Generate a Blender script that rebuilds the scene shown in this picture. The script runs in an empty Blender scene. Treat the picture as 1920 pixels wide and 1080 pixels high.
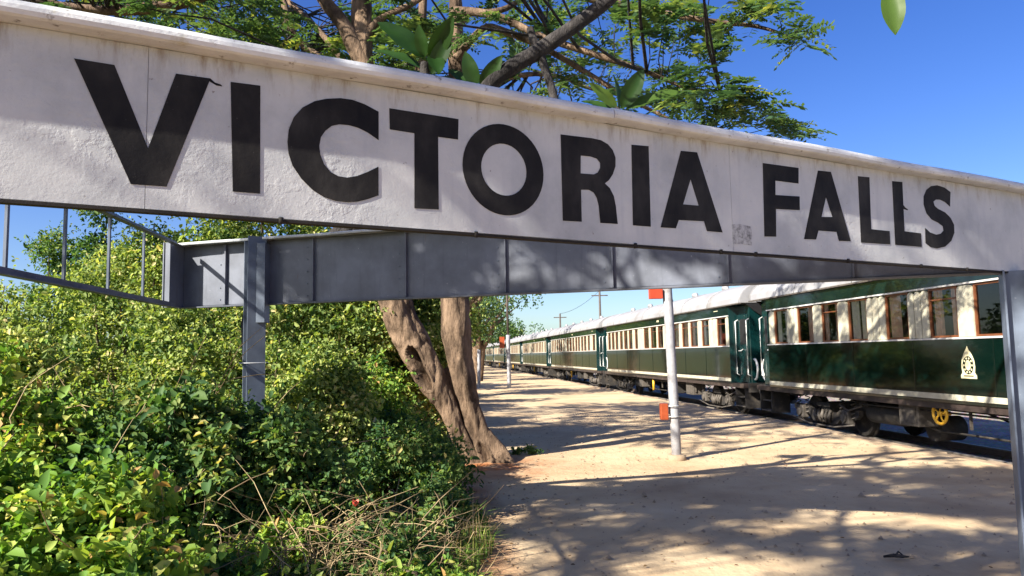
import bpy, bmesh, math, random
import numpy as np
from mathutils import Vector, Matrix
random.seed(7)
RNG = np.random.default_rng(11)
sc = bpy.context.scene
COL = sc.collection

# ------------------------------------------------------------------ camera
CAMH = 1.65
FPX = 1400.0
PITCH = math.atan(125.4 / FPX)
ROLL = 0.018
vR = Vector((1, 0, 0)); vF = Vector((0, math.cos(PITCH), math.sin(PITCH))); vU = Vector((0, -math.sin(PITCH), math.cos(PITCH)))
cR = vR * math.cos(ROLL) - vU * math.sin(ROLL)
cU = vU * math.cos(ROLL) + vR * math.sin(ROLL)
cam_d = bpy.data.cameras.new('camera'); cam = bpy.data.objects.new('camera', cam_d); COL.objects.link(cam)
cam_d.sensor_width = 36; cam_d.lens = FPX / 1920 * 36; cam_d.clip_end = 6000; cam_d.clip_start = .05
M4 = Matrix((cR, cU, -vF)).transposed().to_4x4(); M4.translation = (0, 0, CAMH)
cam.matrix_world = M4
sc.camera = cam

# ------------------------------------------------------------------ sky and sun
SUN_EL = math.radians(34)
SUN_AZ = math.radians(39.5)                      # direction the light travels, from +X towards +Y
LDIR = Vector((math.cos(SUN_AZ) * math.cos(SUN_EL), math.sin(SUN_AZ) * math.cos(SUN_EL), -math.sin(SUN_EL)))
w = bpy.data.worlds.new('World'); sc.world = w; w.use_nodes = True
nt = w.node_tree; nt.nodes.clear()
sky = nt.nodes.new('ShaderNodeTexSky'); sky.sky_type = 'NISHITA'; sky.sun_disc = False
sky.sun_elevation = SUN_EL
sky.sun_rotation = math.atan2(-LDIR.x, -LDIR.y)
sky.air_density = 1.0; sky.dust_density = 2.4; sky.ozone_density = 3.0; sky.altitude = 900
hs = nt.nodes.new('ShaderNodeHueSaturation'); hs.inputs['Saturation'].default_value = 1.3; hs.inputs['Hue'].default_value = .52
bg = nt.nodes.new('ShaderNodeBackground'); bg.inputs['Strength'].default_value = .065
wo = nt.nodes.new('ShaderNodeOutputWorld')
nt.links.new(sky.outputs[0], hs.inputs['Color']); nt.links.new(hs.outputs[0], bg.inputs['Color']); nt.links.new(bg.outputs[0], wo.inputs[0])
sl = bpy.data.lights.new('sun', 'SUN'); sl.energy = 4.8; sl.angle = math.radians(.55); sl.color = (1, .93, .81)
so = bpy.data.objects.new('sun', sl); COL.objects.link(so)
so.rotation_euler = LDIR.to_track_quat('-Z', 'Y').to_euler(); so.location = (-20, -16, 25)
sc.view_settings.view_transform = 'Standard'; sc.view_settings.look = 'None'
sc.view_settings.exposure = 1.6; sc.view_settings.gamma = 1
sc.render.engine = 'CYCLES'
sc.cycles.max_bounces = 6; sc.cycles.transparent_max_bounces = 12

# ------------------------------------------------------------------ helpers
def at(x, y, Y):
    """point seen at photo pixel (x, y) at depth Y, used to read off measurements"""
    r = vF + cR * ((x - 960) / FPX) + cU * ((540 - y) / FPX)
    return Vector((0, 0, CAMH)) + r * (Y / r.y)
def gz(x, y, z=0.):
    r = vF + cR * ((x - 960) / FPX) + cU * ((540 - y) / FPX)
    return Vector((0, 0, CAMH)) + r * ((z - CAMH) / r.z)
def tag(o, label=None, cat=None, group=None, kind=None):
    for k, v in (('label', label), ('category', cat), ('group', group), ('kind', kind)):
        if v: o[k] = v
    return o
def empty(name, loc=(0, 0, 0), rz=0):
    o = bpy.data.objects.new(name, None); COL.objects.link(o); o.location = loc; o.rotation_euler.z = rz
    o.empty_display_size = .1
    return o
def link(name, me, mat, parent=None):
    o = bpy.data.objects.new(name, me); COL.objects.link(o)
    if mat and not me.materials: me.materials.append(mat)
    if parent: o.parent = parent
    return o
def np_mesh(name, V, Q, rnd=None, smooth=False):
    V = np.asarray(V, dtype=np.float32); Q = np.asarray(Q, dtype=np.int32)
    me = bpy.data.meshes.new(name); k = Q.shape[1]
    me.vertices.add(len(V)); me.vertices.foreach_set('co', V.ravel())
    me.loops.add(Q.size); me.loops.foreach_set('vertex_index', Q.ravel())
    me.polygons.add(len(Q)); me.polygons.foreach_set('loop_start', np.arange(0, Q.size, k, dtype=np.int32))
    me.polygons.foreach_set('loop_total', np.full(len(Q), k, dtype=np.int32))
    if smooth: me.polygons.foreach_set('use_smooth', np.ones(len(Q), dtype=bool))
    if rnd is not None:
        a = me.attributes.new('rnd', 'FLOAT', 'FACE'); a.data.foreach_set('value', np.asarray(rnd, dtype=np.float32))
    me.update(calc_edges=True)
    return me
class MB:
    """collects boxes, bars, tubes and prisms of ONE piece"""
    def __init__(s): s.bm = bmesh.new()
    def box(s, c0, c1, bev=0, fr=None):
        (x0, y0, z0), (x1, y1, z1) = c0, c1
        vs = [s.bm.verts.new(p) for p in ((x0,y0,z0),(x1,y0,z0),(x1,y1,z0),(x0,y1,z0),(x0,y0,z1),(x1,y0,z1),(x1,y1,z1),(x0,y1,z1))]
        fs = [s.bm.faces.new([vs[i] for i in f]) for f in ((3,2,1,0),(4,5,6,7),(0,1,5,4),(1,2,6,5),(2,3,7,6),(3,0,4,7))]
        if bev:
            es = {e for f in fs for e in f.edges}
            bmesh.ops.bevel(s.bm, geom=list(es), offset=bev, segments=2, affect='EDGES', profile=.5)
        return s
    def tube(s, pts, rad, seg=8, cap=True):
        pts = [Vector(p) for p in pts]
        if not hasattr(rad, '__len__'): rad = [rad] * len(pts)
        rings = []; up = Vector((0, 0, 1))
        for i, p in enumerate(pts):
            t = (pts[min(i + 1, len(pts) - 1)] - pts[max(i - 1, 0)]).normalized()
            a = t.cross(up)
            if a.length < .05: a = t.cross(Vector((0, 1, 0)))
            a.normalize(); b = t.cross(a)
            rings.append([s.bm.verts.new(p + (a * math.cos(k * 2 * math.pi / seg) + b * math.sin(k * 2 * math.pi / seg)) * rad[i]) for k in range(seg)])
        for i in range(len(rings) - 1):
            for k in range(seg):
                f = s.bm.faces.new((rings[i][k], rings[i][(k + 1) % seg], rings[i + 1][(k + 1) % seg], rings[i + 1][k])); f.smooth = True
        if cap:
            s.bm.faces.new(list(reversed(rings[0]))); s.bm.faces.new(rings[-1])
        return s
    def prism(s, poly, t0, t1, fn):
        """poly of 2D points extruded from t0 to t1; fn(a, b, t) gives the point"""
        A = [s.bm.verts.new(fn(a, b, t0)) for a, b in poly]; B = [s.bm.verts.new(fn(a, b, t1)) for a, b in poly]
        n = len(poly)
        f1 = s.bm.faces.new(A); f2 = s.bm.faces.new(list(reversed(B)))
        for i in range(n): s.bm.faces.new((A[i], B[i], B[(i + 1) % n], A[(i + 1) % n]))
        if n > 4: bmesh.ops.triangulate(s.bm, faces=[f1, f2])
        return s
    def torus(s, c, R, r, ax, seg=20, ss=6):
        ax = Vector(ax).normalized(); a = ax.orthogonal().normalized(); b = ax.cross(a); rings = []
        for i in range(seg):
            th = i * 2 * math.pi / seg; e = a * math.cos(th) + b * math.sin(th)
            rings.append([s.bm.verts.new(Vector(c) + e * (R + r * math.cos(k * 2 * math.pi / ss)) + ax * (r * math.sin(k * 2 * math.pi / ss))) for k in range(ss)])
        for i in range(seg):
            for k in range(ss):
                f = s.bm.faces.new((rings[i][k], rings[(i + 1) % seg][k], rings[(i + 1) % seg][(k + 1) % ss], rings[i][(k + 1) % ss])); f.smooth = True
        return s
    def build(s, name, mat, parent=None, fn=None):
        if fn:
            for v in s.bm.verts: v.co = fn(v.co)
        bmesh.ops.recalc_face_normals(s.bm, faces=s.bm.faces[:])
        me = bpy.data.meshes.new(name); s.bm.to_mesh(me); s.bm.free()
        return link(name, me, mat, parent)
def copy_tree(o, parent=None):
    c = o.copy(); COL.objects.link(c)
    if parent: c.parent = parent
    for ch in list(o.children): copy_tree(ch, c)
    return c

# ------------------------------------------------------------------ materials
class NT:
    def __init__(s, name):
        s.m = bpy.data.materials.new(name); s.m.use_nodes = True; s.t = s.m.node_tree
        s.b = s.t.nodes['Principled BSDF']; s.out = s.t.nodes['Material Output']
        s.pos = None
    def n(s, typ, **kw):
        x = s.t.nodes.new('ShaderNode' + typ)
        for k, v in kw.items():
            if k in x.inputs: x.inputs[k].default_value = v
            else: setattr(x, k, v)
        return x
    def l(s, a, b): s.t.links.new(a, b)
    def coord(s, obj=False):
        if obj: return s.n('TexCoord').outputs['Object']
        if s.pos is None: s.pos = s.n('NewGeometry').outputs['Position']
        return s.pos
    def noise(s, scale, detail=4, rough=.55, stretch=None, obj=False, out='Fac'):
        x = s.n('TexNoise'); x.inputs['Scale'].default_value = scale; x.inputs['Detail'].default_value = detail; x.inputs['Roughness'].default_value = rough
        c = s.coord(obj)
        if stretch:
            mp = s.n('Mapping'); mp.inputs['Scale'].default_value = stretch; s.l(c, mp.inputs[0]); c = mp.outputs[0]
        s.l(c, x.inputs['Vector']); return x.outputs[out]
    def ramp(s, fac, stops):
        r = s.n('ValToRGB'); e = r.color_ramp.elements
        while len(e) < len(stops): e.new(.5)
        for i, (p, c) in enumerate(stops):
            e[i].position = p; e[i].color = (c if len(c) == 4 else (*c, 1)) if hasattr(c, '__len__') else (c, c, c, 1)
        s.l(fac, r.inputs[0]); return r.outputs[0]
    def mix(s, fac, a, b, mode='MIX'):
        x = s.n('MixRGB'); x.blend_type = mode
        for i, v in ((0, fac), (1, a), (2, b)):
            if isinstance(v, (int, float)): x.inputs[i].default_value = v
            elif isinstance(v, tuple): x.inputs[i].default_value = (*v, 1)
            else: s.l(v, x.inputs[i])
        return x.outputs[0]
    def bump(s, h, strength=.3, dist=.01, prev=None):
        b = s.n('Bump'); b.inputs['Strength'].default_value = strength; b.inputs['Distance'].default_value = dist
        s.l(h, b.inputs['Height'])
        if prev is not None: s.l(prev, b.inputs['Normal'])
        return b.outputs[0]
    def fin(s, col=None, rough=.6, normal=None, spec=.4, metal=0, coat=0):
        if col is not None:
            if isinstance(col, tuple): s.b.inputs['Base Color'].default_value = (*col, 1)
            else: s.l(col, s.b.inputs['Base Color'])
        if isinstance(rough, (int, float)): s.b.inputs['Roughness'].default_value = rough
        else: s.l(rough, s.b.inputs['Roughness'])
        if normal is not None: s.l(normal, s.b.inputs['Normal'])
        s.b.inputs['Specular IOR Level'].default_value = spec; s.b.inputs['Metallic'].default_value = metal
        s.b.inputs['Coat Weight'].default_value = coat; s.b.inputs['Coat Roughness'].default_value = .04
        return s.m
def worn(name, col, var=.25, rough=.5, scale=6, dirt=None, bump=.15, spec=.4, metal=0, coat=0):
    k = NT(name); a = k.noise(scale, 5, .6); b = k.noise(scale * 9, 3)
    c2 = tuple(v * (1 - var) for v in col)
    c = k.ramp(a, [(.35, c2), (.65, col)])
    if dirt:
        m = k.ramp(k.noise(scale * .7, 6, .65), [(.52, 0.), (.68, 1.)]); c = k.mix(m, c, dirt)
    return k.fin(c, rough, k.bump(b, bump, .004), spec, metal, coat)
MAT = {}
def sign_paint():
    k = NT('sign_paint')
    a = k.noise(2.2, 6, .62); c = k.ramp(a, [(.28, (.31, .325, .34)), (.5, (.46, .475, .485)), (.72, (.56, .565, .56))])
    st = k.noise(3.2, 5, .6, stretch=(5, 5, .45)); c = k.mix(k.ramp(st, [(.52, 0.), (.75, .45)]), c, (.34, .36, .40))
    # grime and rust hanging below the top flange and speckles
    sp = k.noise(34, 3, .6); c = k.mix(k.ramp(sp, [(.70, 0.), (.76, .8)]), c, (.16, .13, .11))
    sep = k.n('SeparateXYZ'); k.l(k.coord(), sep.inputs[0])
    mr = k.n('MapRange'); mr.inputs['From Min'].default_value = 2.60; mr.inputs['From Max'].default_value = 2.745; k.l(sep.outputs['Z'], mr.inputs['Value'])
    r2 = k.noise(7, 6, .7, stretch=(3, 3, .6)); mm = k.n('Math', operation='MULTIPLY'); k.l(mr.outputs[0], mm.inputs[0]); k.l(k.ramp(r2, [(.5, 0.), (.72, 1.)]), mm.inputs[1])
    c = k.mix(mm.outputs[0], c, (.2, .15, .1))
    # lumps of old paint
    n1 = k.noise(24, 4, .6); n2 = k.noise(95, 3, .6); pm = k.ramp(k.noise(1.7, 3), [(.42, .15), (.6, 1.)])
    h = k.n('Math', operation='MULTIPLY'); k.l(k.ramp(n1, [(.45, 0.), (.62, 1.)]), h.inputs[0]); k.l(pm, h.inputs[1])
    nn = k.bump(h.outputs[0], .26, .005); nn = k.bump(n2, .25, .0025, nn)
    return k.fin(c, .5, nn, .35)
MAT['sign'] = sign_paint()
def cap_paint():
    k = NT('cap_paint')
    c = k.ramp(k.noise(3, 6, .65, stretch=(1, 1, 3)), [(.3, (.42, .43, .45)), (.6, (.62, .64, .66))])
    c = k.mix(k.ramp(k.noise(5.5, 6, .7), [(.58, 0.), (.74, .8)]), c, (.36, .32, .17))
    c = k.mix(k.ramp(k.noise(19, 5, .7), [(.6, 0.), (.7, .9)]), c, (.1, .08, .07))
    return k.fin(c, .6, k.bump(k.noise(40, 4), .4, .006), .3)
MAT['cap'] = cap_paint()
def letter_paint():
    k = NT('letter_paint')
    c = k.ramp(k.noise(5, 5, .6, stretch=(1, 1, .6)), [(.3, (.006, .006, .008)), (.5, (.018, .017, .017)), (.72, (.04, .038, .036))])
    c = k.mix(k.ramp(k.noise(70, 4, .65), [(.70, 0.), (.78, .5)]), c, (.25, .25, .25))
    nn = k.bump(k.noise(24, 4, .6), .25, .005); nn = k.bump(k.noise(95, 3), .25, .002, nn)
    return k.fin(c, .6, nn, .12)
MAT['letter'] = letter_paint()
MAT['steel'] = worn('grey_steel_paint', (.13, .145, .185), .3, .5, 3.5, (.085, .095, .12), .2)
MAT['steel_b'] = worn('blue_grey_post_paint', (.13, .16, .215), .25, .45, 4, (.085, .10, .135), .2)
def steel_runs(name, col):
    k = NT(name); c = k.ramp(k.noise(3.5, 5, .6), [(.35, tuple(v * .65 for v in col)), (.65, col)])
    c = k.mix(k.ramp(k.noise(4.5, 6, .65, stretch=(4, 4, .35)), [(.55, 0.), (.75, .55)]), c, tuple(v * .45 for v in col))
    c = k.mix(k.ramp(k.noise(7, 6, .7, stretch=(3, 3, .6)), [(.66, 0.), (.76, .75)]), c, (.10, .045, .02))
    c = k.mix(k.ramp(k.noise(55, 3, .6), [(.70, 0.), (.75, .7)]), c, (.38, .39, .42))
    return k.fin(c, .5, k.bump(k.noise(22, 4), .2, .004), .35)
MAT['steel'] = steel_runs('grey_steel_runs', (.14, .155, .195)); MAT['steel_b'] = steel_runs('post_steel_runs', (.13, .16, .215))
MAT['rust_edge'] = worn('rusty_edge', (.014, .011, .010), .4, .8, 20)
MAT['galv'] = worn('pale_flange_paint', (.5, .52, .55), .25, .5, 6, (.25, .22, .18), .2)
def coach_paint(name, col, rough=.12):
    k = NT(name)
    c = k.ramp(k.noise(1.1, 4, .6), [(.3, tuple(v * .75 for v in col)), (.7, col)])
    dust = k.ramp(k.noise(2.5, 6, .65, stretch=(1, 1, .35)), [(.6, 0.), (.95, .06)])
    c = k.mix(dust, c, (.12, .11, .09))
    r = k.ramp(k.noise(3, 5, .6), [(.3, rough * .7), (.7, rough * 1.6)])
    return k.fin(c, r, k.bump(k.noise(1.6, 2), .06, .02), .5, 0, .6)
MAT['green'] = coach_paint('coach_green', (.0016, .0085, .0066), .08)
MAT['fascia'] = coach_paint('coach_fascia_green', (.0032, .013, .0115), .14)
MAT['teal'] = coach_paint('vestibule_green', (.0035, .026, .027), .2)
MAT['cream'] = worn('cream_paint', (.52, .495, .385), .3, .35, 5, (.5, .45, .33), .05)
MAT['white_line'] = worn('white_line_paint', (.58, .57, .55), .12, .35, 6, None, .05)
MAT['roof'] = worn('roof_grey', (.30, .30, .31), .2, .6, 1.3, (.2, .19, .18), .1)
MAT['under'] = worn('underframe_grime', (.035, .031, .028), .4, .7, 6, (.075, .06, .045), .4)
MAT['under_l'] = worn('dusty_steel', (.11, .095, .08), .4, .65, 8, (.05, .042, .035), .4)
MAT['sole'] = worn('sole_bar_brown', (.045, .032, .028), .3, .5, 5, (.08, .06, .045), .2)
MAT['wood'] = worn('varnished_window_wood', (.17, .06, .025), .3, .3, 8)
MAT['interior'] = worn('dark_interior', (.05, .035, .025), .3, .7, 4)
MAT['curtain'] = worn('pink_curtain', (.80, .50, .38), .2, .8, 9)
MAT['curtain_w'] = worn('white_curtain', (.85, .78, .66), .15, .8, 9)
MAT['black'] = worn('black_rubber', (.012, .012, .013), .3, .6, 9, None, .3)
MAT['yellow'] = worn('yellow_paint', (.72, .40, .03), .15, .4, 9)
MAT['gold'] = worn('cream_gold_transfer', (.66, .60, .38), .12, .4, 18)
MAT['white_pipe'] = worn('white_pipe_paint', (.72, .72, .70), .1, .4, 9)
MAT['rail'] = worn('rail_steel', (.16, .12, .10), .3, .5, 9)
MAT['rail_top'] = worn('polished_rail_top', (.26, .23, .20), .2, .5, 9, None, .02, .4, .3)
MAT['sleeper'] = worn('concrete_sleeper', (.22, .20, .18), .35, .85, 6)
MAT['kerb'] = worn('edging_stone', (.36, .27, .18), .35, .9, 4, (.22, .13, .08), .6)
MAT['white_post'] = worn('whitewashed_post', (.36, .36, .38), .35, .6, 6, (.22, .20, .19), .4)
MAT['orange'] = worn('orange_box_paint', (.34, .065, .018), .3, .5, 8)
MAT['red'] = worn('red_sign_paint', (.48, .05, .018), .2, .5, 8)
MAT['pole'] = worn('weathered_pole', (.10, .08, .07), .3, .8, 4)
def glass():
    k = NT('window_glass'); k.t.nodes.remove(k.b)
    g = k.n('BsdfGlossy'); g.inputs['Roughness'].default_value = .02
    tr = k.n('BsdfTransparent'); tr.inputs[0].default_value = (.93, .95, .93, 1)
    fr = k.n('Fresnel'); fr.inputs[0].default_value = 1.55
    mr = k.n('MapRange'); mr.inputs['To Min'].default_value = .04; mr.inputs['To Max'].default_value = 1.; k.l(fr.outputs[0], mr.inputs[0])
    mx = k.n('MixShader'); k.l(mr.outputs[0], mx.inputs[0]); k.l(tr.outputs[0], mx.inputs[1]); k.l(g.outputs[0], mx.inputs[2]); k.l(mx.outputs[0], k.out.inputs[0])
    return k.m
MAT['glass'] = glass()
def bark(name, c0, c1, sc_=1.):
    k = NT(name)
    a = k.noise(5 * sc_, 6, .65, stretch=(1, 1, .35)); c = k.ramp(a, [(.3, c0), (.62, c1)])
    c = k.mix(k.ramp(k.noise(2.2 * sc_, 5, .6), [(.55, 0.), (.7, .7)]), c, tuple(min(1, v * 1.35) for v in c1))
    c = k.mix(k.ramp(k.noise(3.4 * sc_, 6, .7, stretch=(1, 1, .5)), [(.46, 0.), (.62, .8)]), c, tuple(v * .6 for v in c0))
    c = k.mix(k.ramp(k.noise(28 * sc_, 4, .7), [(.62, 0.), (.74, .8)]), c, tuple(v * .35 for v in c0))
    nn = k.bump(k.noise(9 * sc_, 6, .7, stretch=(1, 1, .3)), 1., .07); nn = k.bump(k.noise(45 * sc_, 4, .6), .5, .008, nn)
    return k.fin(c, .85, nn, .2)
MAT['bark'] = bark('tree_bark', (.05, .032, .021), (.24, .165, .11))
MAT['bark_d'] = bark('dark_smooth_bark', (.03, .027, .028), (.075, .068, .066), 2)
MAT['stem'] = bark('shrub_stem', (.07, .05, .03), (.2, .16, .1), 3)
def leaf_mat(name, stops, trans=.4, rough=.6, spec=.22):
    k = NT(name); at_ = k.n('Attribute'); at_.attribute_name = 'rnd'
    c = k.ramp(at_.outputs['Fac'], stops)
    tl = k.n('BsdfTranslucent'); c2 = k.mix(1., c, (1.5, 1.45, .6), 'MULTIPLY'); k.l(c2, tl.inputs[0])
    k.fin(c, rough, None, spec)
    mx = k.n('MixShader'); mx.inputs[0].default_value = trans; k.l(k.b.outputs[0], mx.inputs[1]); k.l(tl.outputs[0], mx.inputs[2]); k.l(mx.outputs[0], k.out.inputs[0])
    return k.m
MAT['lf_bright'] = leaf_mat('vine_leaf', [(0, (.03, .09, .02)), (.3, (.115, .235, .04)), (.65, (.25, .37, .065)), (.85, (.40, .46, .11)), (.95, (.52, .46, .16)), (1., (.5, .30, .12))])
MAT['lf_yellow'] = leaf_mat('sunny_shrub_leaf', [(0, (.035, .085, .022)), (.3, (.13, .20, .05)), (.65, (.285, .36, .105)), (.88, (.46, .49, .18)), (1., (.60, .52, .26))])
MAT['lf_dark'] = leaf_mat('dark_shrub_leaf', [(0, (.025, .075, .028)), (.4, (.07, .145, .045)), (.75, (.15, .23, .06)), (.93, (.26, .30, .09)), (1., (.42, .36, .14))])
MAT['lf_feather'] = leaf_mat('feathery_leaf', [(0, (.032, .08, .048)), (.45, (.07, .135, .06)), (.8, (.15, .22, .07)), (1., (.36, .37, .10))], .42)
MAT['lf_big'] = leaf_mat('big_glossy_leaf', [(0, (.012, .038, .008)), (.6, (.025, .062, .011)), (1., (.085, .14, .02))], .25, .4, .3)
MAT['dry'] = leaf_mat('dry_stalks', [(0, (.14, .10, .06)), (.5, (.30, .22, .13)), (1., (.48, .38, .22))], .2, .8, .1)
MAT['litter'] = leaf_mat('dead_leaves', [(0, (.08, .045, .02)), (.6, (.19, .11, .05)), (1., (.33, .22, .1))], .1, .8, .1)
MAT['flower'] = worn('red_flower', (.6, .09, .05), .2, .6, 20)

# ------------------------------------------------------------------ setting: ground, track bed
TD = Vector((-.103, .9947, 0)).normalized(); TN = Vector((TD.y, -TD.x, 0))    # along the train, away from the platform
EDGE = 7.86
def ground_mat():
    k = NT('sandy_earth')
    c = k.ramp(k.noise(.7, 6, .6), [(.32, (.38, .27, .165)), (.5, (.485, .365, .23)), (.7, (.545, .43, .285))])
    c = k.mix(k.ramp(k.noise(3.1, 6, .7), [(.52, 0.), (.74, .5)]), c, (.43, .29, .165))
    c = k.mix(k.ramp(k.noise(38, 4, .7), [(.62, 0.), (.76, .5)]), c, (.27, .195, .13))
    # orange soil along the planted edge and round the trunk
    g = k.n('VectorMath', operation='DISTANCE'); k.l(k.coord(), g.inputs[0]); g.inputs[1].default_value = (-.35, 11.2, 0)
    dd = k.n('MapRange'); dd.inputs['From Min'].default_value = 1.7; dd.inputs['From Max'].default_value = .3; k.l(g.outputs['Value'], dd.inputs['Value'])
    sp = k.n('SeparateXYZ'); k.l(k.coord(), sp.inputs[0])
    ln = k.n('Math', operation='MULTIPLY_ADD'); k.l(sp.outputs['Y'], ln.inputs[0]); ln.inputs[1].default_value = .085; k.l(sp.outputs['X'], ln.inputs[2])
    ed = k.n('MapRange'); ed.inputs['From Min'].default_value = .62; ed.inputs['From Max'].default_value = .28; k.l(ln.outputs[0], ed.inputs['Value'])
    mx = k.n('Math', operation='MAXIMUM'); k.l(dd.outputs[0], mx.inputs[0]); k.l(ed.outputs[0], mx.inputs[1])
    mm = k.n('Math', operation='MULTIPLY'); k.l(mx.outputs[0], mm.inputs[0]); k.l(k.ramp(k.noise(2.4, 6, .65), [(.3, .25), (.6, 1.)]), mm.inputs[1])
    c = k.mix(mm.outputs[0], c, (.30, .115, .045))
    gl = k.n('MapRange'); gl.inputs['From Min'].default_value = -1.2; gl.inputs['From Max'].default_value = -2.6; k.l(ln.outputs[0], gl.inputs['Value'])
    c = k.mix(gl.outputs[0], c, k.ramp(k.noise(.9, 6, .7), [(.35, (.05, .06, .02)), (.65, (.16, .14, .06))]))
    nn = k.bump(k.noise(4, 6, .65), .5, .05); nn = k.bump(k.noise(14, 5, .6, stretch=(1, .35, 1)), .4, .02, nn); nn = k.bump(k.noise(60, 4, .7), .35, .01, nn)
    return k.fin(c, .95, nn, .12)
MAT['ground'] = ground_mat()
def ballast_mat():
    k = NT('ballast'); v = k.n('TexVoronoi'); v.inputs['Scale'].default_value = 16; k.l(k.coord(), v.inputs['Vector'])
    c = k.mix(.6, k.ramp(k.noise(1.2, 5), [(.3, (.20, .17, .145)), (.7, (.33, .29, .25))]), v.outputs['Color'], 'SOFT_LIGHT')
    return k.fin(c, .95, k.bump(v.outputs['Distance'], 1., .04), .1)
MAT['ballast'] = ballast_mat()
def ring(a, b, n, far): return sorted(set([round(v, 3) for v in np.linspace(a, b, n)] + far))
def sheet(name, svals, nvals, zf, mat):
    V = [(TD * s + TN * q + Vector((0, 0, zf(s, q)))) for s in svals for q in nvals]; W = len(nvals)
    Q = [(i * W + j, i * W + j + 1, (i + 1) * W + j + 1, (i + 1) * W + j) for i in range(len(svals) - 1) for j in range(W - 1)]
    return link(name, np_mesh(name, [tuple(v) for v in V], Q, smooth=True), mat)
from mathutils import noise as mn
def gz_f(s, q):
    if q > EDGE - .3: return 0.
    return .03 * mn.noise((s * .5, q * .5, 0)) * min(1, (EDGE - q) / 2) if -30 < s < 80 and q > -20 else 0.
tag(sheet('ground', ring(-20, 60, 161, [-1500, -300, -80, -40, 80, 120, 200, 400, 900, 2500]), ring(-14, EDGE - .06, 44, [-2500, -900, -300, -100, -40]), gz_f, MAT['ground']), kind='structure')
tag(sheet('track_bed', ring(-20, 160, 30, [-1500, -300, 400, 2500]), [EDGE - .3, 9, 10.4, 12, 14, 20, 60, 300, 2500], lambda s, q: -.56 + (.06 if 8.8 < q < 13 else 0), MAT['ballast']), kind='structure')
GROUND = bpy.data.objects['ground']
# edging stones of the platform
for i in range(95):
    s0 = 6 + i * .85; L = .8 + random.uniform(-.03, .03)
    m = MB(); m.box((0, -.12 + random.uniform(-.02, .02), -.62), (L, .13 + random.uniform(-.03, .03), random.uniform(-.01, .03)), .02)
    o = m.build('edging_stone', MAT['kerb'], GROUND); p = TD * s0 + TN * (EDGE - .02)
    o.location = p; o.rotation_euler = (random.uniform(-.03, .03), random.uniform(-.015, .015), math.atan2(TD.y, TD.x) + random.uniform(-.02, .02))

# ------------------------------------------------------------------ station sign: two boards in a V, bars across the open end
ZB = 2.155
AP = Vector((3.42, 5.12, 0)); FL = AP - Vector((.8700, .4932, 0)).normalized() * 6.86; RL = Vector((-3.15, 7.10, 0))
FU = (AP - FL).normalized(); FN = Vector((FU.y, -FU.x, 0))          # front board: towards the apex, towards the viewer
RU = (RL - AP).normalized(); RN = Vector((-RU.y, RU.x, 0))          # rear board: away from the apex, towards the viewer
def ff(p): return AP + FU * p[0] + FN * p[1] + Vector((0, 0, ZB + p[2]))
def rf(p): return AP + RU * p[0] + RN * p[1] + Vector((0, 0, ZB + p[2]))
sign = empty('station_sign', (0, 0, 0))
tag(sign, 'white station nameboard with black letters on grey steel posts, two boards meeting at a point', 'station sign')
fb = MB().box((-6.86, -.016, .004), (.55, -.006, .572)).build('front_board', MAT['sign'], sign, ff)
for a, b in ((-6.86, -5.3505), (-5.3485, -2.611), (-2.609, .55)):
    MB().box((a, -.006, .008), (b, 0, .572)).build('plate', MAT['sign'], fb, ff)
def flange(prof, a0, a1, fn, name, mat, parent, step=.12, wob=.006):
    """profile (across, up) swept along the board with the dents of old sheet"""
    m = MB(); N = int((a1 - a0) / step); rings = []
    for i in range(N + 1):
        a = a0 + (a1 - a0) * i / N; dz = wob * mn.noise((a * 1.3, 3.1, a0)) ; dy = wob * mn.noise((a * 2.1, 9.1, a0))
        rings.append([m.bm.verts.new((a, b + dy * (1 if b > 0 else .3), c + dz)) for b, c in prof])
    n = len(prof)
    for i in range(N):
        for k in range(n):
            f = m.bm.faces.new((rings[i][k], rings[i][(k + 1) % n], rings[i + 1][(k + 1) % n], rings[i + 1][k])); f.smooth = False
    m.bm.faces.new(rings[0]); m.bm.faces.new(list(reversed(rings[-1])))
    return m.build(name, mat, parent, fn)
capp = [(-.055, .574), (.066, .573), (.078, .578), (.084, .592), (.083, .606), (.076, .620), (.060, .629), (-.04, .632), (-.055, .62)]
for a, b in ((-6.86, -3.418), (-3.412, .56)):
    flange(capp, a, b, ff, 'top_flange', MAT['cap'], fb)
flange([(-.03, -.006), (.003, -.005), (.003, .005), (-.03, .004)], -6.86, .55, ff, 'bottom_flange', MAT['rust_edge'], fb, .3, .003)
for a in (-5.35 + .9 * i for i in range(-1, 6)):
    MB().box((a - .02, -.07, .02), (a + .02, -.018, .57)).build('stiffener', MAT['steel'], fb, ff)
for a in (-5.9, -4.9, -4.1, -3.255, -2.7, -2.45, -1.7, -1.0, -.5):
    MB().tube([(a, .002, -.012), (a, .002, .012)], .009, 6).build('bolt_head', MAT['rust_edge'], fb, ff)
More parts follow.
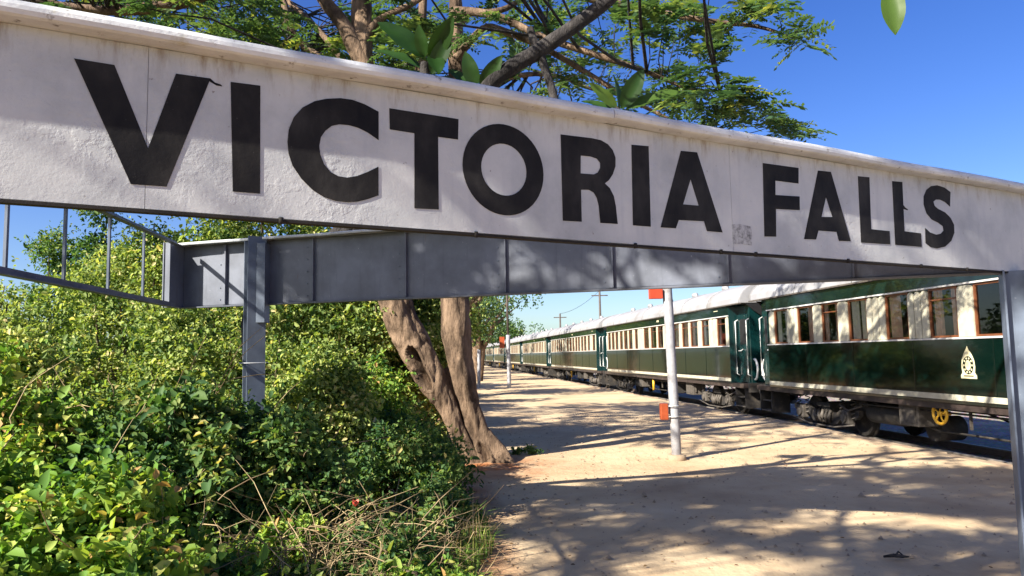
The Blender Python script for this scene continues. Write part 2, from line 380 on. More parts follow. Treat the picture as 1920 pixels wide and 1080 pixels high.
# letters, measured in board coordinates (metres from the apex, metres above the bottom edge)
ZL, ZH = .095, .492
LET = {
 'V': ([(-5.569,.490),(-5.452,.489),(-5.344,.217),(-5.263,.492),(-5.150,.494),(-5.284,.090),(-5.393,.088)], None),
 'I': ([(-5.082,.493),(-4.979,.496),(-4.975,.094),(-5.069,.093)], None),
 'C': ([(-4.879,.299),(-4.875,.345),(-4.857,.395),(-4.825,.437),(-4.78,.468),(-4.735,.485),(-4.68,.496),(-4.632,.497),(-4.584,.487),(-4.526,.465),(-4.526,.35),(-4.571,.375),(-4.61,.389),(-4.649,.394),(-4.684,.392),(-4.713,.382),(-4.738,.359),(-4.755,.332),(-4.761,.297),(-4.757,.264),(-4.742,.228),(-4.717,.201),(-4.687,.188),(-4.653,.186),(-4.615,.196),(-4.571,.217),(-4.527,.243),(-4.527,.128),(-4.571,.109),(-4.61,.096),(-4.649,.09),(-4.696,.091),(-4.741,.102),(-4.787,.127),(-4.827,.164),(-4.86,.21),(-4.875,.254)], None),
 'T': ([(-4.481,.486),(-4.176,.485),(-4.179,.397),(-4.27,.397),(-4.27,.093),(-4.376,.089),(-4.374,.398),(-4.479,.40)], None),
 'R': ([(-3.664,.487),(-3.49,.492),(-3.439,.489),(-3.40,.475),(-3.372,.45),(-3.357,.416),(-3.359,.373),(-3.376,.333),(-3.40,.302),(-3.424,.285),(-3.396,.265),(-3.374,.229),(-3.364,.183),(-3.356,.098),(-3.456,.096),(-3.462,.175),(-3.472,.211),(-3.488,.235),(-3.515,.246),(-3.56,.242),(-3.561,.094),(-3.663,.091)],
       [(-3.557,.402),(-3.499,.404),(-3.465,.398),(-3.447,.379),(-3.448,.356),(-3.462,.333),(-3.485,.321),(-3.56,.318)]),
 'I2': ([(-3.258,.49),(-3.153,.496),(-3.157,.099),(-3.265,.098)], None),
 'A': ([(-2.945,.498),(-2.837,.503),(-2.684,.102),(-2.791,.102),(-2.808,.151),(-2.977,.145),(-2.998,.102),(-3.095,.10)], [(-2.888,.36),(-2.84,.228),(-2.945,.226)]),
 'F': ([(-2.363,.501),(-2.081,.505),(-2.088,.416),(-2.273,.414),(-2.278,.334),(-2.085,.343),(-2.089,.266),(-2.28,.257),(-2.288,.105),(-2.378,.10)], None),
 'A2': ([(-1.918,.508),(-1.807,.512),(-1.666,.117),(-1.771,.113),(-1.786,.164),(-1.943,.161),(-1.967,.109),(-2.066,.105)], [(-1.862,.361),(-1.816,.248),(-1.911,.241)]),
 'L': ([(-1.564,.512),(-1.458,.516),(-1.471,.201),(-1.295,.201),(-1.297,.12),(-1.572,.115)], None),
 'L2': ([(-1.237,.515),(-1.136,.52),(-1.147,.21),(-.978,.208),(-.979,.122),(-1.247,.12)], None),
 'S': ([(-.642,.406),(-.693,.431),(-.75,.443),(-.794,.439),(-.822,.423),(-.813,.397),(-.777,.38),(-.701,.363),(-.645,.332),(-.611,.288),(-.614,.235),(-.654,.18),(-.728,.138),(-.817,.121),(-.883,.126),(-.936,.149),(-.93,.245),(-.881,.22),(-.816,.21),(-.767,.219),(-.732,.242),(-.736,.27),(-.787,.29),(-.853,.305),(-.905,.341),(-.927,.396),(-.922,.448),(-.888,.494),(-.837,.522),(-.769,.535),(-.691,.528),(-.625,.504)], None),
}
oc = (-3.960, .2925)
LET['O'] = ([(oc[0] + .199 * math.cos(t), oc[1] + .2 * math.sin(t)) for t in np.linspace(0, 2 * math.pi, 48, endpoint=False)],
            [(oc[0] + .112 * math.cos(t), oc[1] + .114 * math.sin(t)) for t in np.linspace(0, 2 * math.pi, 36, endpoint=False)])
def letter(outer, hole):
    cu = bpy.data.curves.new('letter', 'CURVE'); cu.dimensions = '2D'; cu.fill_mode = 'BOTH'; cu.extrude = .0009
    for pl in (outer, hole):
        if not pl: continue
        sp = cu.splines.new('POLY'); sp.points.add(len(pl) - 1); sp.use_cyclic_u = True
        for i, (a, b) in enumerate(pl): sp.points[i].co = (a, b, 0, 1)
    t = bpy.data.objects.new('tmp', cu); COL.objects.link(t)
    dg = bpy.context.evaluated_depsgraph_get(); me = bpy.data.meshes.new_from_object(t.evaluated_get(dg))
    bpy.data.objects.remove(t); me.name = 'letter'
    for v in me.vertices: v.co = ff((v.co.x, .0016 + v.co.z, v.co.y))
    me.flip_normals() if False else None
    me.materials.clear(); o = link('letter', me, MAT['letter'], fb)
    return o
for k, (a, b) in LET.items(): letter(a, b)
# small scuffs beside the letters and the remains of a scraped-off sticker
MB().prism([(-5.15,.494),(-5.135,.482),(-5.115,.478),(-5.11,.472),(-5.13,.472),(-5.155,.484)], .0002, .0015, lambda a, b, t: (a, t, b)).build('paint_run', MAT['letter'], fb, ff)
MB().prism([(-1.14,.375),(-1.12,.36),(-1.095,.35),(-1.10,.345),(-1.125,.348),(-1.145,.35)], .0002, .0015, lambda a, b, t: (a, t, b)).build('paint_run', MAT['letter'], fb, ff)
def scuff():
    k = NT('scraped_sticker'); c = k.ramp(k.noise(34, 6, .75), [(.36, (.14, .14, .145)), (.5, (.36, .365, .37)), (.6, (.47, .48, .49))]); return k.fin(c, .7, None, .2)
MB().prism([(-2.615,.148),(-2.56,.155),(-2.475,.147),(-2.47,.10),(-2.476,.046),(-2.54,.05),(-2.612,.045)], .0002, .0012, lambda a, b, t: (a, t, b)).build('scraped_sticker', scuff(), fb, ff)
# rear board, seen from inside the V
rb = MB().box((.06, -.012, .0), (6.86, -.004, .59)).build('rear_board', MAT['steel'], sign, rf)
ribs = [.10, .98, 1.85, 2.73, 3.62, 4.52, 5.43, 6.36, 6.85]
for a, b in zip(ribs[:-1], ribs[1:]):
    MB().box((a + .006, -.004, .012), (b - .006, .0, .575)).build('plate', MAT['steel'], rb, rf)
for a in ribs[1:-1]:
    m = MB(); m.box((a - .005, 0, .012), (a + .005, .032, .575)); m.box((a + .005, .0005, .012), (a + .045, .006, .575)); m.build('rib', MAT['steel'], rb, rf)
flange([(-.05, .586), (.11, .583), (.118, .578), (.122, .59), (.118, .60), (-.05, .604)], .05, 6.86, rf, 'top_flange', MAT['galv'], rb, .12, .018)
flange([(-.03, -.012), (.045, -.012), (.048, .0), (-.03, .0)], .05, 6.86, rf, 'bottom_flange', MAT['steel'], rb, .3, .004)
for i in range(8):
    for q in (.06, .17, .28, .39, .5):
        a = ribs[i] + .07; MB().tube([(a, .0, q), (a, .007, q)], .0065, 6).build('rivet', MAT['steel_b'], rb, rf)
m = MB(); m.box((6.85, -.012, -.012), (6.862, .26, .59)); m.box((6.79, .24, -.012), (6.85, .25, .59)); m.build('end_plate', MAT['steel'], sign, rf)
# bars between the far ends of the boards
BV = (FL - RL).normalized(); BL = (FL - RL).length; BN = Vector((-BV.y, BV.x, 0))
def bf(p): return RL + BV * p[0] + BN * p[1] + Vector((0, 0, ZB + p[2]))
for z0, z1 in ((-.02, .03), (.565, .605)):
    m = MB(); m.box((.2, -.006, z0), (BL - .05, .006, z1)); m.box((.2, .006, z0 if z0 > 0 else z0), (BL - .05, .05, z0 + .008)); m.build('rail', MAT['steel'], sign, bf)
for i in range(7):
    a = .95 + i * .675
    MB().box((a - .012, -.022, .03), (a + .012, -.006, .565)).build('bar', MAT['steel_b'], sign, bf)
# posts: rolled H sections with cleats
def h_post(c, rz, z0, z1, wd, dp, name='post'):
    m = MB(); t = .012
    m.box((-wd / 2, -dp / 2, z0), (-wd / 2 + t, dp / 2, z1)); m.box((wd / 2 - t, -dp / 2, z0), (wd / 2, dp / 2, z1)); m.box((-wd / 2 + t, -t / 2, z0), (wd / 2 - t, t / 2, z1))
    R = Matrix.Rotation(rz, 4, 'Z')
    return m.build(name, MAT['steel_b'], sign, lambda v: R @ v + Vector(c))
pl_c = rf((5.98, .10, 0)); 
p1 = h_post((pl_c.x, pl_c.y, 0), math.radians(-58), -.3, 2.76, .16, .16)
m = MB(); m.box((-.045, .085, 2.0), (.10, .11, 2.745)); m.box((.04, -.06, 1.98), (.115, .085, 2.70)); m.build('cleat', MAT['steel_b'], p1, lambda v: Vector((pl_c.x + v.x, pl_c.y + v.y - .02, v.z)))
MB().torus((pl_c.x, pl_c.y, 1.62), .125, .004, (0, 0, 1)).build('wire_tie', MAT['galv'], p1)
pr = AP + Vector((.02, -.02, 0))
h_post((pr.x + .03, pr.y, 0), math.radians(-24), -.3, ZB + .01, .20, .17)

# ------------------------------------------------------------------ train
RAILZ = -.35
TRK = 10.40
ANG = math.atan2(TD.y, TD.x)
track = empty('railway_track', tuple(TN * TRK), ANG)
tag(track, 'railway track with rusty rails running under the green train', 'railway track')
for sy in (-1, 1):
    y = sy * .565
    m = MB(); m.box((-15, y - .012, RAILZ - .12), (175, y + .012, RAILZ - .03)); m.box((-15, y - .06, RAILZ - .135), (175, y + .06, RAILZ - .12)); r = m.build('rail', MAT['rail'], track)
    MB().box((-15, y - .033, RAILZ - .03), (175, y + .033, RAILZ)).build('rail_head', MAT['rail_top'], r)
sm = MB().box((-.12, -1.0, RAILZ - .27), (.12, 1.0, RAILZ - .137), .012).build('sleeper', MAT['sleeper'], track)
sm.location.x = 2
for i in range(1, 75):
    c = sm.copy(); COL.objects.link(c); c.location.x = 2 + i * .7

HB = 8.25      # half body length
def roof_pts(n=18):
    return [(1.44 * math.cos(t) , 3.42 + .70 * math.sin(t) ** .85) for t in np.linspace(0, math.pi, n)]
def make_coach(strips, wins, style):
    """coach in its own axes: x along the train, +y the platform side, z above the rail"""
    r = empty('railway_coach')
    # lower side in sheets, far side plain
    edges = list(np.linspace(-HB, HB, 9))
    for a, b in zip(edges[:-1], edges[1:]):
        MB().box((a + .003, 1.36, 1.02), (b - .003, 1.40, 2.13)).build('side_panel', MAT['green'], r)
    for a in edges[1:-1]: MB().box((a - .014, 1.40, 1.19), (a + .014, 1.408, 2.125), .003).build('beading', MAT['green'], r)
    MB().box((-HB, -1.40, 1.02), (HB, -1.36, 3.42)).build('far_side', MAT['green'], r)
    MB().box((-HB, 1.355, 3.10), (HB, 1.398, 3.42)).build('fascia', MAT['fascia'], r)
    MB().box((-HB, 1.36, 3.065), (HB, 1.425, 3.095)).build('white_line', MAT['white_line'], r)
    MB().box((-HB, 1.36, 2.135), (HB, 1.422, 2.165)).build('white_line', MAT['white_line'], r)
    MB().box((-HB, 1.37, 1.075), (HB, 1.412, 1.175)).build('cream_band', MAT['cream'], r)
    MB().box((-HB - .9, -1.3, .90), (HB + .9, 1.37, 1.03)).build('sole_bar', MAT['sole'], r)
    MB().box((-HB, -.2, 1.06), (HB, -.1, 3.4)).build('corridor_wall', MAT['interior'], r)
    # roof
    m = MB(); pts = roof_pts(); m.prism(pts, -HB - 1.0, HB + 1.0, lambda a, b, t: (t, a, b)); ro = m.build('roof', MAT['roof'], r)
    for x in np.linspace(-HB - .95, HB + .95, 8):
        m = MB(); P = [(x, a * 1.004, b + .008) for a, b in roof_pts(22)[:14]]; m.tube(P, .012, 5); m.build('roof_seam', MAT['roof'], ro)
    MB().box((-HB - 1.0, 1.40, 3.385), (HB + 1.0, 1.475, 3.42)).build('gutter', MAT['under_l'], ro)
    for x in (-6, -3, 0, 3, 6):
        m = MB(); m.tube([(x - .22, .55, 4.07), (x - .1, .55, 4.13), (x + .1, .55, 4.13), (x + .22, .55, 4.07)], [.03, .1, .1, .03], 8); m.build('roof_vent', MAT['roof'], ro)
    # window band
    for a, b in strips:
        m = MB(); hw = .5 * abs(a - b) - .012; c = .5 * (a + b); z0, z1, rr = 2.172, 3.045, min(.09, hw * .9)
        poly = [(c - hw, z0), (c + hw, z0), (c + hw, z1 - rr)] + [(c + hw - rr + rr * math.cos(t), z1 - rr + rr * math.sin(t)) for t in np.linspace(0, math.pi / 2, 5)[1:]] + [(c - hw + rr - rr * math.sin(t), z1 - rr + rr * math.cos(t)) for t in np.linspace(0, math.pi / 2, 5)]
        m.prism(poly, 1.365, 1.405, lambda x, z, t: (x, t, z)); m.build('cream_pillar', MAT['cream'], r)
        MB().box((min(a, b), 1.33, 2.13), (max(a, b), 1.364, 3.10)).build('pillar_backing', MAT['green'], r)
    for i, (a, b) in enumerate(wins):
        a, b = min(a, b), max(a, b)
        m = MB(); t = .035
        m.box((a, 1.335, 2.17), (a + t, 1.385, 3.06)); m.box((b - t, 1.335, 2.17), (b, 1.385, 3.06)); m.box((a + t, 1.335, 2.17), (b - t, 1.385, 2.17 + t)); m.box((a + t, 1.335, 3.06 - t), (b - t, 1.385, 3.06))
        if style == 'B' or i % 3 == 2: m.box((a + t, 1.34, 2.84), (b - t, 1.38, 2.865))
        wn = m.build('window', MAT['wood'], r)
        m = MB(); m.bm.faces.new([m.bm.verts.new(v_) for v_ in ((a + t, 1.355, 2.17 + t), (a + t, 1.355, 3.06 - t), (b - t, 1.355, 3.06 - t), (b - t, 1.355, 2.17 + t))]); pn = m.build('pane', MAT['glass'], wn)
        if pn.data.polygons[0].normal.y < 0: pn.data.flip_normals()
        cw = (b - a) * random.choice([.3, .24, .4, .46])
        for k, (c0, c1) in enumerate(((a + t, a + t + cw), (b - t - cw, b - t))):
            if (i * 2 + k) % 5 == 3 and style == 'A': continue
            m = MB(); n = 11; cols = []
            for j in range(n):
                x = c0 + (c1 - c0) * j / (n - 1); y = 1.30 + .022 * math.sin(j * 1.9 + i)
                cols.append([m.bm.verts.new((x, y, 2.2)), m.bm.verts.new((x, y + .01, 3.04))])
            for j in range(n - 1):
                f = m.bm.faces.new((cols[j][0], cols[j + 1][0], cols[j + 1][1], cols[j][1])); f.smooth = True
            m.build('curtain', MAT['curtain'] if (i + (style == 'B')) % 3 else MAT['curtain_w'], wn)
    # ends: body end sheet, narrow vestibule with door, handrails and steps
    for e in (-1, 1):
        X = e * HB
        MB().box((X - .02, -1.40, 1.02), (X + .02, 1.397, 3.41)).build('end_wall', MAT['teal'], r)
        MB().box((min(X + e * .021, X + e * .93), -1.12, 1.03), (max(X + e * .021, X + e * .93), 1.12, 3.41)).build('vestibule', MAT['teal'], r)
        x0, x1 = sorted((X + e * .16, X + e * .80))
        dr = MB().box((x0, 1.121, 1.05), (x1, 1.15, 3.1), .008).build('door', MAT['teal'], r)
        MB().box((x0 + .1, 1.151, 2.2), (x1 - .1, 1.158, 2.95)).build('door_pane', MAT['black'], dr)
        m = MB(); m.tube([(X + e * .45, 1.16, 2.05), (X + e * .45, 1.22, 2.0), (X + e * .25, 1.22, 2.0)], .014, 6); m.build('door_handle', MAT['white_pipe'], dr)
        for q in (.08, .88):
            MB().tube([(X + e * q, 1.13, 1.25), (X + e * q, 1.22, 1.3), (X + e * q, 1.22, 2.9), (X + e * q, 1.13, 2.95)], .016, 6).build('handrail', MAT['white_pipe'], r)
        xs0, xs1 = sorted((X + e * .12, X + e * .84))
        stp = MB().box((xs0, .8, .30), (xs0 + .03, 1.32, 1.02)).build('step_side', MAT['under'], r); MB().box((xs1 - .03, .8, .30), (xs1, 1.32, 1.02)).build('step_side', MAT['under'], r)
        for z in (.34, .60, .86): MB().box((xs0 + .03, .9 + (.86 - z) * .3, z), (xs1 - .03, 1.18 + (.86 - z) * .3, z + .025)).build('step', MAT['under_l'], stp)
        # gangway bellows and buffer gear
        m = MB()
        for k in range(5):
            xb = X + e * (.93 + k * .075); m.box((min(xb, xb + e * .07), -.62, 1.1), (max(xb, xb + e * .07), .62, 3.35 - .02 * (k % 2)), .02)
        m.build('gangway_bellows', MAT['black'], r)
        m = MB(); m.box((min(X + e * .9, X + e * 1.05), -1.25, .78), (max(X + e * .9, X + e * 1.05), 1.25, 1.05)); m.tube([(X + e * 1.0, 0, .8), (X + e * 1.36, 0, .8)], .12, 8); m.build('headstock', MAT['under'], r)
        m = MB(); m.tube([(X + e * (.98 + .2 * math.sin(t)), 1.05, 1.45 + .3 * math.cos(t)) for t in np.linspace(0, math.pi, 9)], .035, 7); m.build('hose', MAT['white_pipe'], r)
        m = MB(); m.prism([(-1.25, 3.4), (1.25, 3.4), (1.0, 3.18), (.7, 2.98), (-.7, 2.98), (-1.0, 3.18)], X + e * .94, X + e * 1.0, lambda a, b, t: (t, a, b)); m.build('end_hood', MAT['black'], r)
        # bogie
        bx = e * 6.15; m = MB()
        for sy in (-1, 1):
            y = sy * .98
            m.prism([(-1.5, .50), (-1.35, .40), (-.75, .40), (-.55, .24), (.55, .24), (.75, .40), (1.35, .40), (1.5, .50), (1.5, .62), (.8, .62), (.55, .50), (-.55, .50), (-.8, .62), (-1.5, .62)], y - .05, y + .05, lambda a, b, t: (bx + a, t, b))
        m.box((bx - .2, -.98, .40), (bx + .2, .98, .62)); m.box((bx - .3, -1.05, .62), (bx + .3, 1.05, .72))
        bg_ = m.build('bogie', MAT['under'], r)
        for wx in (-1.05, 1.05):
            for sy in (-1, 1):
                m = MB(); pr_ = [(.55, .40), (.58, .46), (.61, .45), (.62, .42), (.72, .42), (.73, .36), (.70, .33), (.68, .16), (.72, .12), (.73, .0)]
                n = 28; rg = [[m.bm.verts.new((bx + wx + rr * math.cos(k * 2 * math.pi / n), sy * (yy - .05), .43 + rr * .98 * math.sin(k * 2 * math.pi / n))) for k in range(n)] for yy, rr in pr_[:-1]]
                for i in range(len(rg) - 1):
                    for k in range(n): f = m.bm.faces.new((rg[i][k], rg[i][(k + 1) % n], rg[i + 1][(k + 1) % n], rg[i + 1][k])); f.smooth = i > 4
                m.bm.faces.new(rg[-1]); m.bm.faces.new(rg[0])
                m.build('wheel', MAT['under_l'] if False else MAT['under'], bg_)
                m = MB(); m.box((bx + wx - .14, sy * .93 - .0, .28), (bx + wx + .14, sy * 1.12, .60), .03); m.tube([(bx + wx, sy * 1.10, .43), (bx + wx, sy * 1.17, .43)], .10, 12); m.build('axle_box', MAT['under_l'], bg_)
            for q in (-.24, .24):
                m = MB(); m.tube([(bx + wx + q + .055 * math.cos(t) , 1.02 + .055 * math.sin(t), .40 + t / 60) for t in np.linspace(0, 30, 50)], .014, 5); m.build('spring', MAT['under_l'], bg_)
        for q in (-.32, -.16, 0, .16, .32):
            m = MB(); m.tube([(bx + q * .9, 1.06, .25), (bx + q, 1.10, .40), (bx + q * 1.1, 1.06, .55)], [.03, .05, .03], 7); m.build('spring', MAT['under_l'], bg_)
        m = MB(); m.tube([(bx - 1.45, 1.13, .30), (bx - .6, 1.13, .18), (bx + .6, 1.13, .18), (bx + 1.45, 1.13, .30)], .02, 6); m.tube([(bx - 1.7, 1.05, .75), (bx - 1.2, 1.1, .60), (bx - .8, 1.08, .72)], .025, 6); m.build('brake_rod', MAT['under_l'], bg_)
    # gear under the floor
    for i, (x, ln, z0, y0, nm, mt) in enumerate(((-3.9, .75, .45, .75, 'battery_box', 'under_l'), (-1.9, .95, .42, .7, 'battery_box', 'under'), (2.6, .6, .48, .8, 'battery_box', 'under_l'))):
        m = MB(); m.box((x - ln / 2, y0, z0), (x + ln / 2, 1.22, .90), .02); o = m.build(nm, MAT[mt], r)
        MB().box((x - ln / 2 + .06, 1.221, z0 + .06), (x + ln / 2 - .06, 1.235, .84), .005).build('lid', MAT[mt], o)
    m = MB(); m.tube([(3.2, .8, .60), (3.3, .8, .60), (4.4, .8, .60), (4.5, .8, .60)], [.12, .22, .22, .12], 14); m.build('air_tank', MAT['under'], r)
    m = MB(); m.tube([(-.9, .7, .62), (-.85, .7, .62), (-.1, .7, .62), (-.05, .7, .62)], [.1, .18, .18, .1], 14); m.build('air_tank', MAT['under_l'], r)
    for sy in (-1, 1): MB().tube([(-4.6, sy * .9, .9), (-2.2, sy * .9, .42), (2.2, sy * .9, .42), (4.6, sy * .9, .9)], .022, 6).build('truss_rod', MAT['under'], r)
    m = MB(); m.box((-4.4, -1.0, .78), (4.4, .6, .90)); m.tube([(-4.4, 1.15, .83), (4.4, 1.15, .80)], .02, 6); m.build('floor_frame', MAT['under'], r)
    for x in (-4.3, -.3, 1.0, 1.9): MB().box((x - .02, 1.1, .55), (x + .02, 1.14, .9)).build('pipe_bracket', MAT['under_l'], r)
    return r
def crest(r, x0, z0, sc_=1.):
    fnc = lambda a, b, t: (x0 - a * sc_, t, z0 + b * sc_)
    m = MB(); oc_ = [(0, .29), (.035, .22), (.10, .15), (.15, .05), (.165, -.06), (.15, -.16), (.19, -.21), (.19, -.26), (-.19, -.26), (-.19, -.21), (-.15, -.16), (-.165, -.06), (-.15, .05), (-.10, .15), (-.035, .22)]
    m.prism(oc_, 1.401, 1.404, fnc); cr_ = m.build('crest', MAT['gold'], r)
    m = MB(); m.prism([(.128 * math.cos(t), -.035 + .155 * math.sin(t)) for t in np.linspace(0, 2 * math.pi, 24, endpoint=False)], 1.4042, 1.4056, fnc); m.build('crest_ring', MAT['green'], cr_)
    m = MB(); m.prism([(.066 * math.cos(t), -.035 + .088 * math.sin(t)) for t in np.linspace(0, 2 * math.pi, 20, endpoint=False)], 1.4058, 1.407, fnc); m.build('crest_centre', MAT['gold'], cr_)
    for k in range(10):
        t = k * math.pi / 5; a, b = .097 * math.cos(t), -.035 + .122 * math.sin(t)
        m = MB(); m.prism([(a + .019 * math.cos(q), b + .019 * math.sin(q)) for q in np.linspace(0, 2 * math.pi, 7, endpoint=False)], 1.4058, 1.407, fnc); m.build('crest_stud', MAT['gold'], cr_)
    m = MB(); m.prism([(-.12, -.225), (.12, -.225), (.12, -.205), (-.12, -.205)], 1.4042, 1.4056, fnc); m.build('crest_bar', MAT['green'], cr_)
sA = [(8.14,7.84),(7.10,6.91),(6.91,6.72),(6.72,6.55),(5.77,5.37),(4.66,4.24),(3.52,3.30),(3.30,3.08),(3.08,2.87),(2.14,1.94),(1.94,1.74),(1.74,1.54),(.78,.38)]
wA = [(7.84,7.10),(6.55,5.77),(5.37,4.66),(4.24,3.52),(2.87,2.14),(1.54,.78),(.38,-.38)]
coachA = make_coach(sA + [(-b, -a) for a, b in sA], wA + [(-b, -a) for a, b in wA[:-1]], 'A')
crest(coachA, .6, 1.72)
# hand brake wheel below the floor
m = MB(); hx = 1.55; m.torus((hx, 1.30, .80), .185, .028, (0, 1, 0), 28, 8)
for k in range(5):
    t = k * 2 * math.pi / 5 + .3
    m.tube([(hx + .03 * math.cos(t), 1.30, .80 + .03 * math.sin(t)), (hx + .11 * math.cos(t + .25), 1.30, .80 + .11 * math.sin(t + .25)), (hx + .18 * math.cos(t), 1.30, .80 + .18 * math.sin(t))], .016, 6)
m.tube([(hx, 1.1, .80), (hx, 1.33, .80)], .04, 10); m.build('brake_wheel', MAT['yellow'], coachA)
m = MB(); m.tube([(2.55, .2, .42), (2.55, .75, .42)], .24, 18); m.build('brake_drum', MAT['under'], coachA)
coachA.name = 'railway_coach'
sB = [(8.25,8.0),(7.4,7.2),(6.6,6.4),(5.8,5.5),(4.9,4.7),(4.0,3.8),(3.13,2.71),(2.21,1.90),(1.90,1.57),(1.57,1.24),(.47,.19),(-.63,-.82),(-1.53,-1.88),(-2.6,-2.8),(-3.5,-3.83),(-4.53,-4.74),(-5.49,-5.88),(-6.56,-6.92),(-6.92,-7.27),(-7.99,-8.25)]
wB = []
for (a0, b0), (a1, b1) in zip(sB[:-1], sB[1:]):
    if b0 - a1 > .1: wB.append((b0, a1))
coachB = make_coach(sB, wB, 'B')
m = MB(); m.box((-1.0, 1.3985, 3.22), (-.86, 1.402, 3.29)); m.box((-.82, 1.3985, 3.22), (-.74, 1.402, 3.29)); m.build('number_plate', MAT['gold'], coachB)
m = MB(); m.box((-7.4, 1.3985, 3.27), (-7.05, 1.402, 3.29)); m.build('number_plate', MAT['gold'], coachB)
m = MB(); m.tube([(.5, 1.25, .42), (.5, 1.25, .86)], .05, 8); m.build('valve', MAT['yellow'], coachB)
labA = 'nearest dark green coach with large windows, cream pillars and a cream crest on its side'
labs = [labA, 'second green coach from the right, seen behind the white platform post', 'third green coach from the right, its roof below the thin distant pole',
        'fourth green coach from the near end of the train', 'fifth green coach from the near end of the train', 'sixth coach, where the train passes behind the farther white post',
        'seventh coach, next to last before the train ends beside the trees', 'farthest small coach at the tail of the train']
for k in range(8):
    if k == 0: c = coachA
    elif k == 1: c = coachB
    else: c = copy_tree(coachB)
    p = TD * (11.3 + 19.2 * k) + TN * TRK
    c.location = (p.x, p.y, RAILZ); c.rotation_euler = (0, 0, ANG)
    tag(c, labs[k], 'railway coach', 'coaches of the green train')

# ------------------------------------------------------------------ platform posts and far poles
def white_post(base, top, r0, name, label, group):
    o = empty(name, tuple(base)); tag(o, label, 'post', group)
    b = Vector(base); d_ = Vector(top) - b; n = 10
    MB().tube([d_ * (i / n) + Vector((.006 * mn.noise((i * .7, b.x, 0)), 0, 0)) for i in range(-1, n + 1)], [r0 * (1 + .05 * mn.noise((i, b.y, 2))) for i in range(n + 2)], 10).build('shaft', MAT['white_post'], o)
    return o
b0 = gz(1269, 861); t0 = at(1247, 470, b0.y + .05)
p0 = white_post(b0, t0, .076, 'platform_post', 'leaning whitewashed post on the sand with orange box low on its side', 'platform posts')
q = at(1256, 772, b0.y) - b0
m = MB(); m.box((q.x - .15, -.07, q.z - .12), (q.x - .035, .06, q.z + .13), .01); bx_ = m.build('orange_box', MAT['orange'], p0); tag(bx_, 'small orange box strapped low on the post')
MB().tube([(0, 0, -.05), (0, 0, .05), (0, 0, .075)], [.15, .145, .10], 12).build('footing', MAT['kerb'], p0)
for zz_ in (-.07, .09): MB().torus((q.x + .045, 0, q.z + zz_), .092, .008, (0, 0, 1), 16, 5).build('strap', MAT['galv'], p0)
q2 = at(1243, 553, b0.y) - b0
m = MB(); m.box((q2.x - .22, -.05, q2.z - .06), (q2.x - .01, .04, q2.z + .10), .008); tag(m.build('red_plate', MAT['red'], p0), 'red plate near the top of the post')
b1 = gz(955, 728); t1 = at(949, 500, b1.y)
p1_ = white_post(b1, at(952.5, 628, b1.y), .10, 'platform_post', 'white post farther along the platform with dark upper pole and orange tag', 'platform posts')
MB().tube([at(952.5, 628, b1.y) - b1, t1 - b1], .055, 8).build('upper_pole', MAT['pole'], p1_)
q = at(944, 642, b1.y) - b1
MB().box((q.x - .2, -.04, q.z - .28), (q.x + .05, .04, q.z + .28)).build('orange_tag', MAT['orange'], p1_)
b2 = gz(898, 728); white_post(b2, at(898, 655, b2.y), .085, 'platform_post', 'short white post at the hedge side of the far platform', 'platform posts')
def pole(px, pyt, Y, lab):
    P = at(px, pyt, Y); b = Vector((P.x, P.y, -.5)); o = empty('utility_pole', tuple(b)); tag(o, lab, 'pole', 'utility poles behind the train')
    MB().tube([(0, 0, 0), (0, 0, P.z + .5)], [.16, .11], 8).build('pole_shaft', MAT['pole'], o)
    MB().box((-.9, -.05, P.z - .1), (.9, .05, P.z + .02)).build('crossarm', MAT['pole'], o)
    return P
PA = pole(1050, 588, 105, 'small utility pole above the roof of the third coach'); PB = pole(1124, 545, 82, 'taller utility pole above the roof of the second coach')
PC = at(1330, 500, 60)
m = MB()
def sag(a, b): return [a.lerp(b, t) - Vector((0, 0, 4 * .5 * t * (1 - t))) for t in np.linspace(0, 1, 9)]
m.tube(sag(PA, PB), .022, 4); m.tube(sag(PB, PC), .022, 4)
tag(m.build('overhead_wire', MAT['black']), 'thin overhead wire strung between the poles behind the train', 'wire')

# ------------------------------------------------------------------ vegetation
def unit(v): return v / np.maximum(np.linalg.norm(v, axis=-1, keepdims=True), 1e-6)
def leaves(P, D, N, L, W, rnd, fold=.18, curl=.12):
    """six-point folded leaves: P base, D axis, N face normal, L length, W width ratio"""
    D = unit(D); S = unit(np.cross(D, N)); N = np.cross(S, D); L = L[:, None]; W = (W[:, None] if hasattr(W, '__len__') else W)
    up = N * L * fold * W * 1.6
    b = P; t = P + D * L - N * L * curl
    r1 = P + D * L * .32 + S * L * W * .46 + up; r2 = P + D * L * .68 + S * L * W * .40 + up - N * L * curl * .4
    l1 = P + D * L * .32 - S * L * W * .46 + up; l2 = P + D * L * .68 - S * L * W * .40 + up - N * L * curl * .4
    V = np.stack([b, r1, r2, t, l2, l1], 1).reshape(-1, 3); i = np.arange(len(P))[:, None] * 6
    Q = np.concatenate([i + np.array([[0, 1, 2, 3]]), i + np.array([[0, 3, 4, 5]])], 1).reshape(-1, 4)
    return V, Q, np.repeat(rnd, 2)
def rv(n): return unit(RNG.normal(size=(n, 3)))
def lobes_of(cx, cy, rx, ry, h, n, rs):
    out = []
    for _ in range(n):
        a = RNG.uniform(0, 6.283); q = math.sqrt(RNG.uniform(0, 1)); x = cx + rx * q * math.cos(a); y = cy + ry * q * math.sin(a)
        zt = h * (1 - .45 * q * q) * RNG.uniform(.78, 1.05); r = rs * RNG.uniform(.7, 1.25)
        z = RNG.uniform(.25, 1.) * (zt - r) if RNG.uniform() < .55 else zt - r
        out.append((x, y, max(z, r * .5), r))
    return np.array(out)
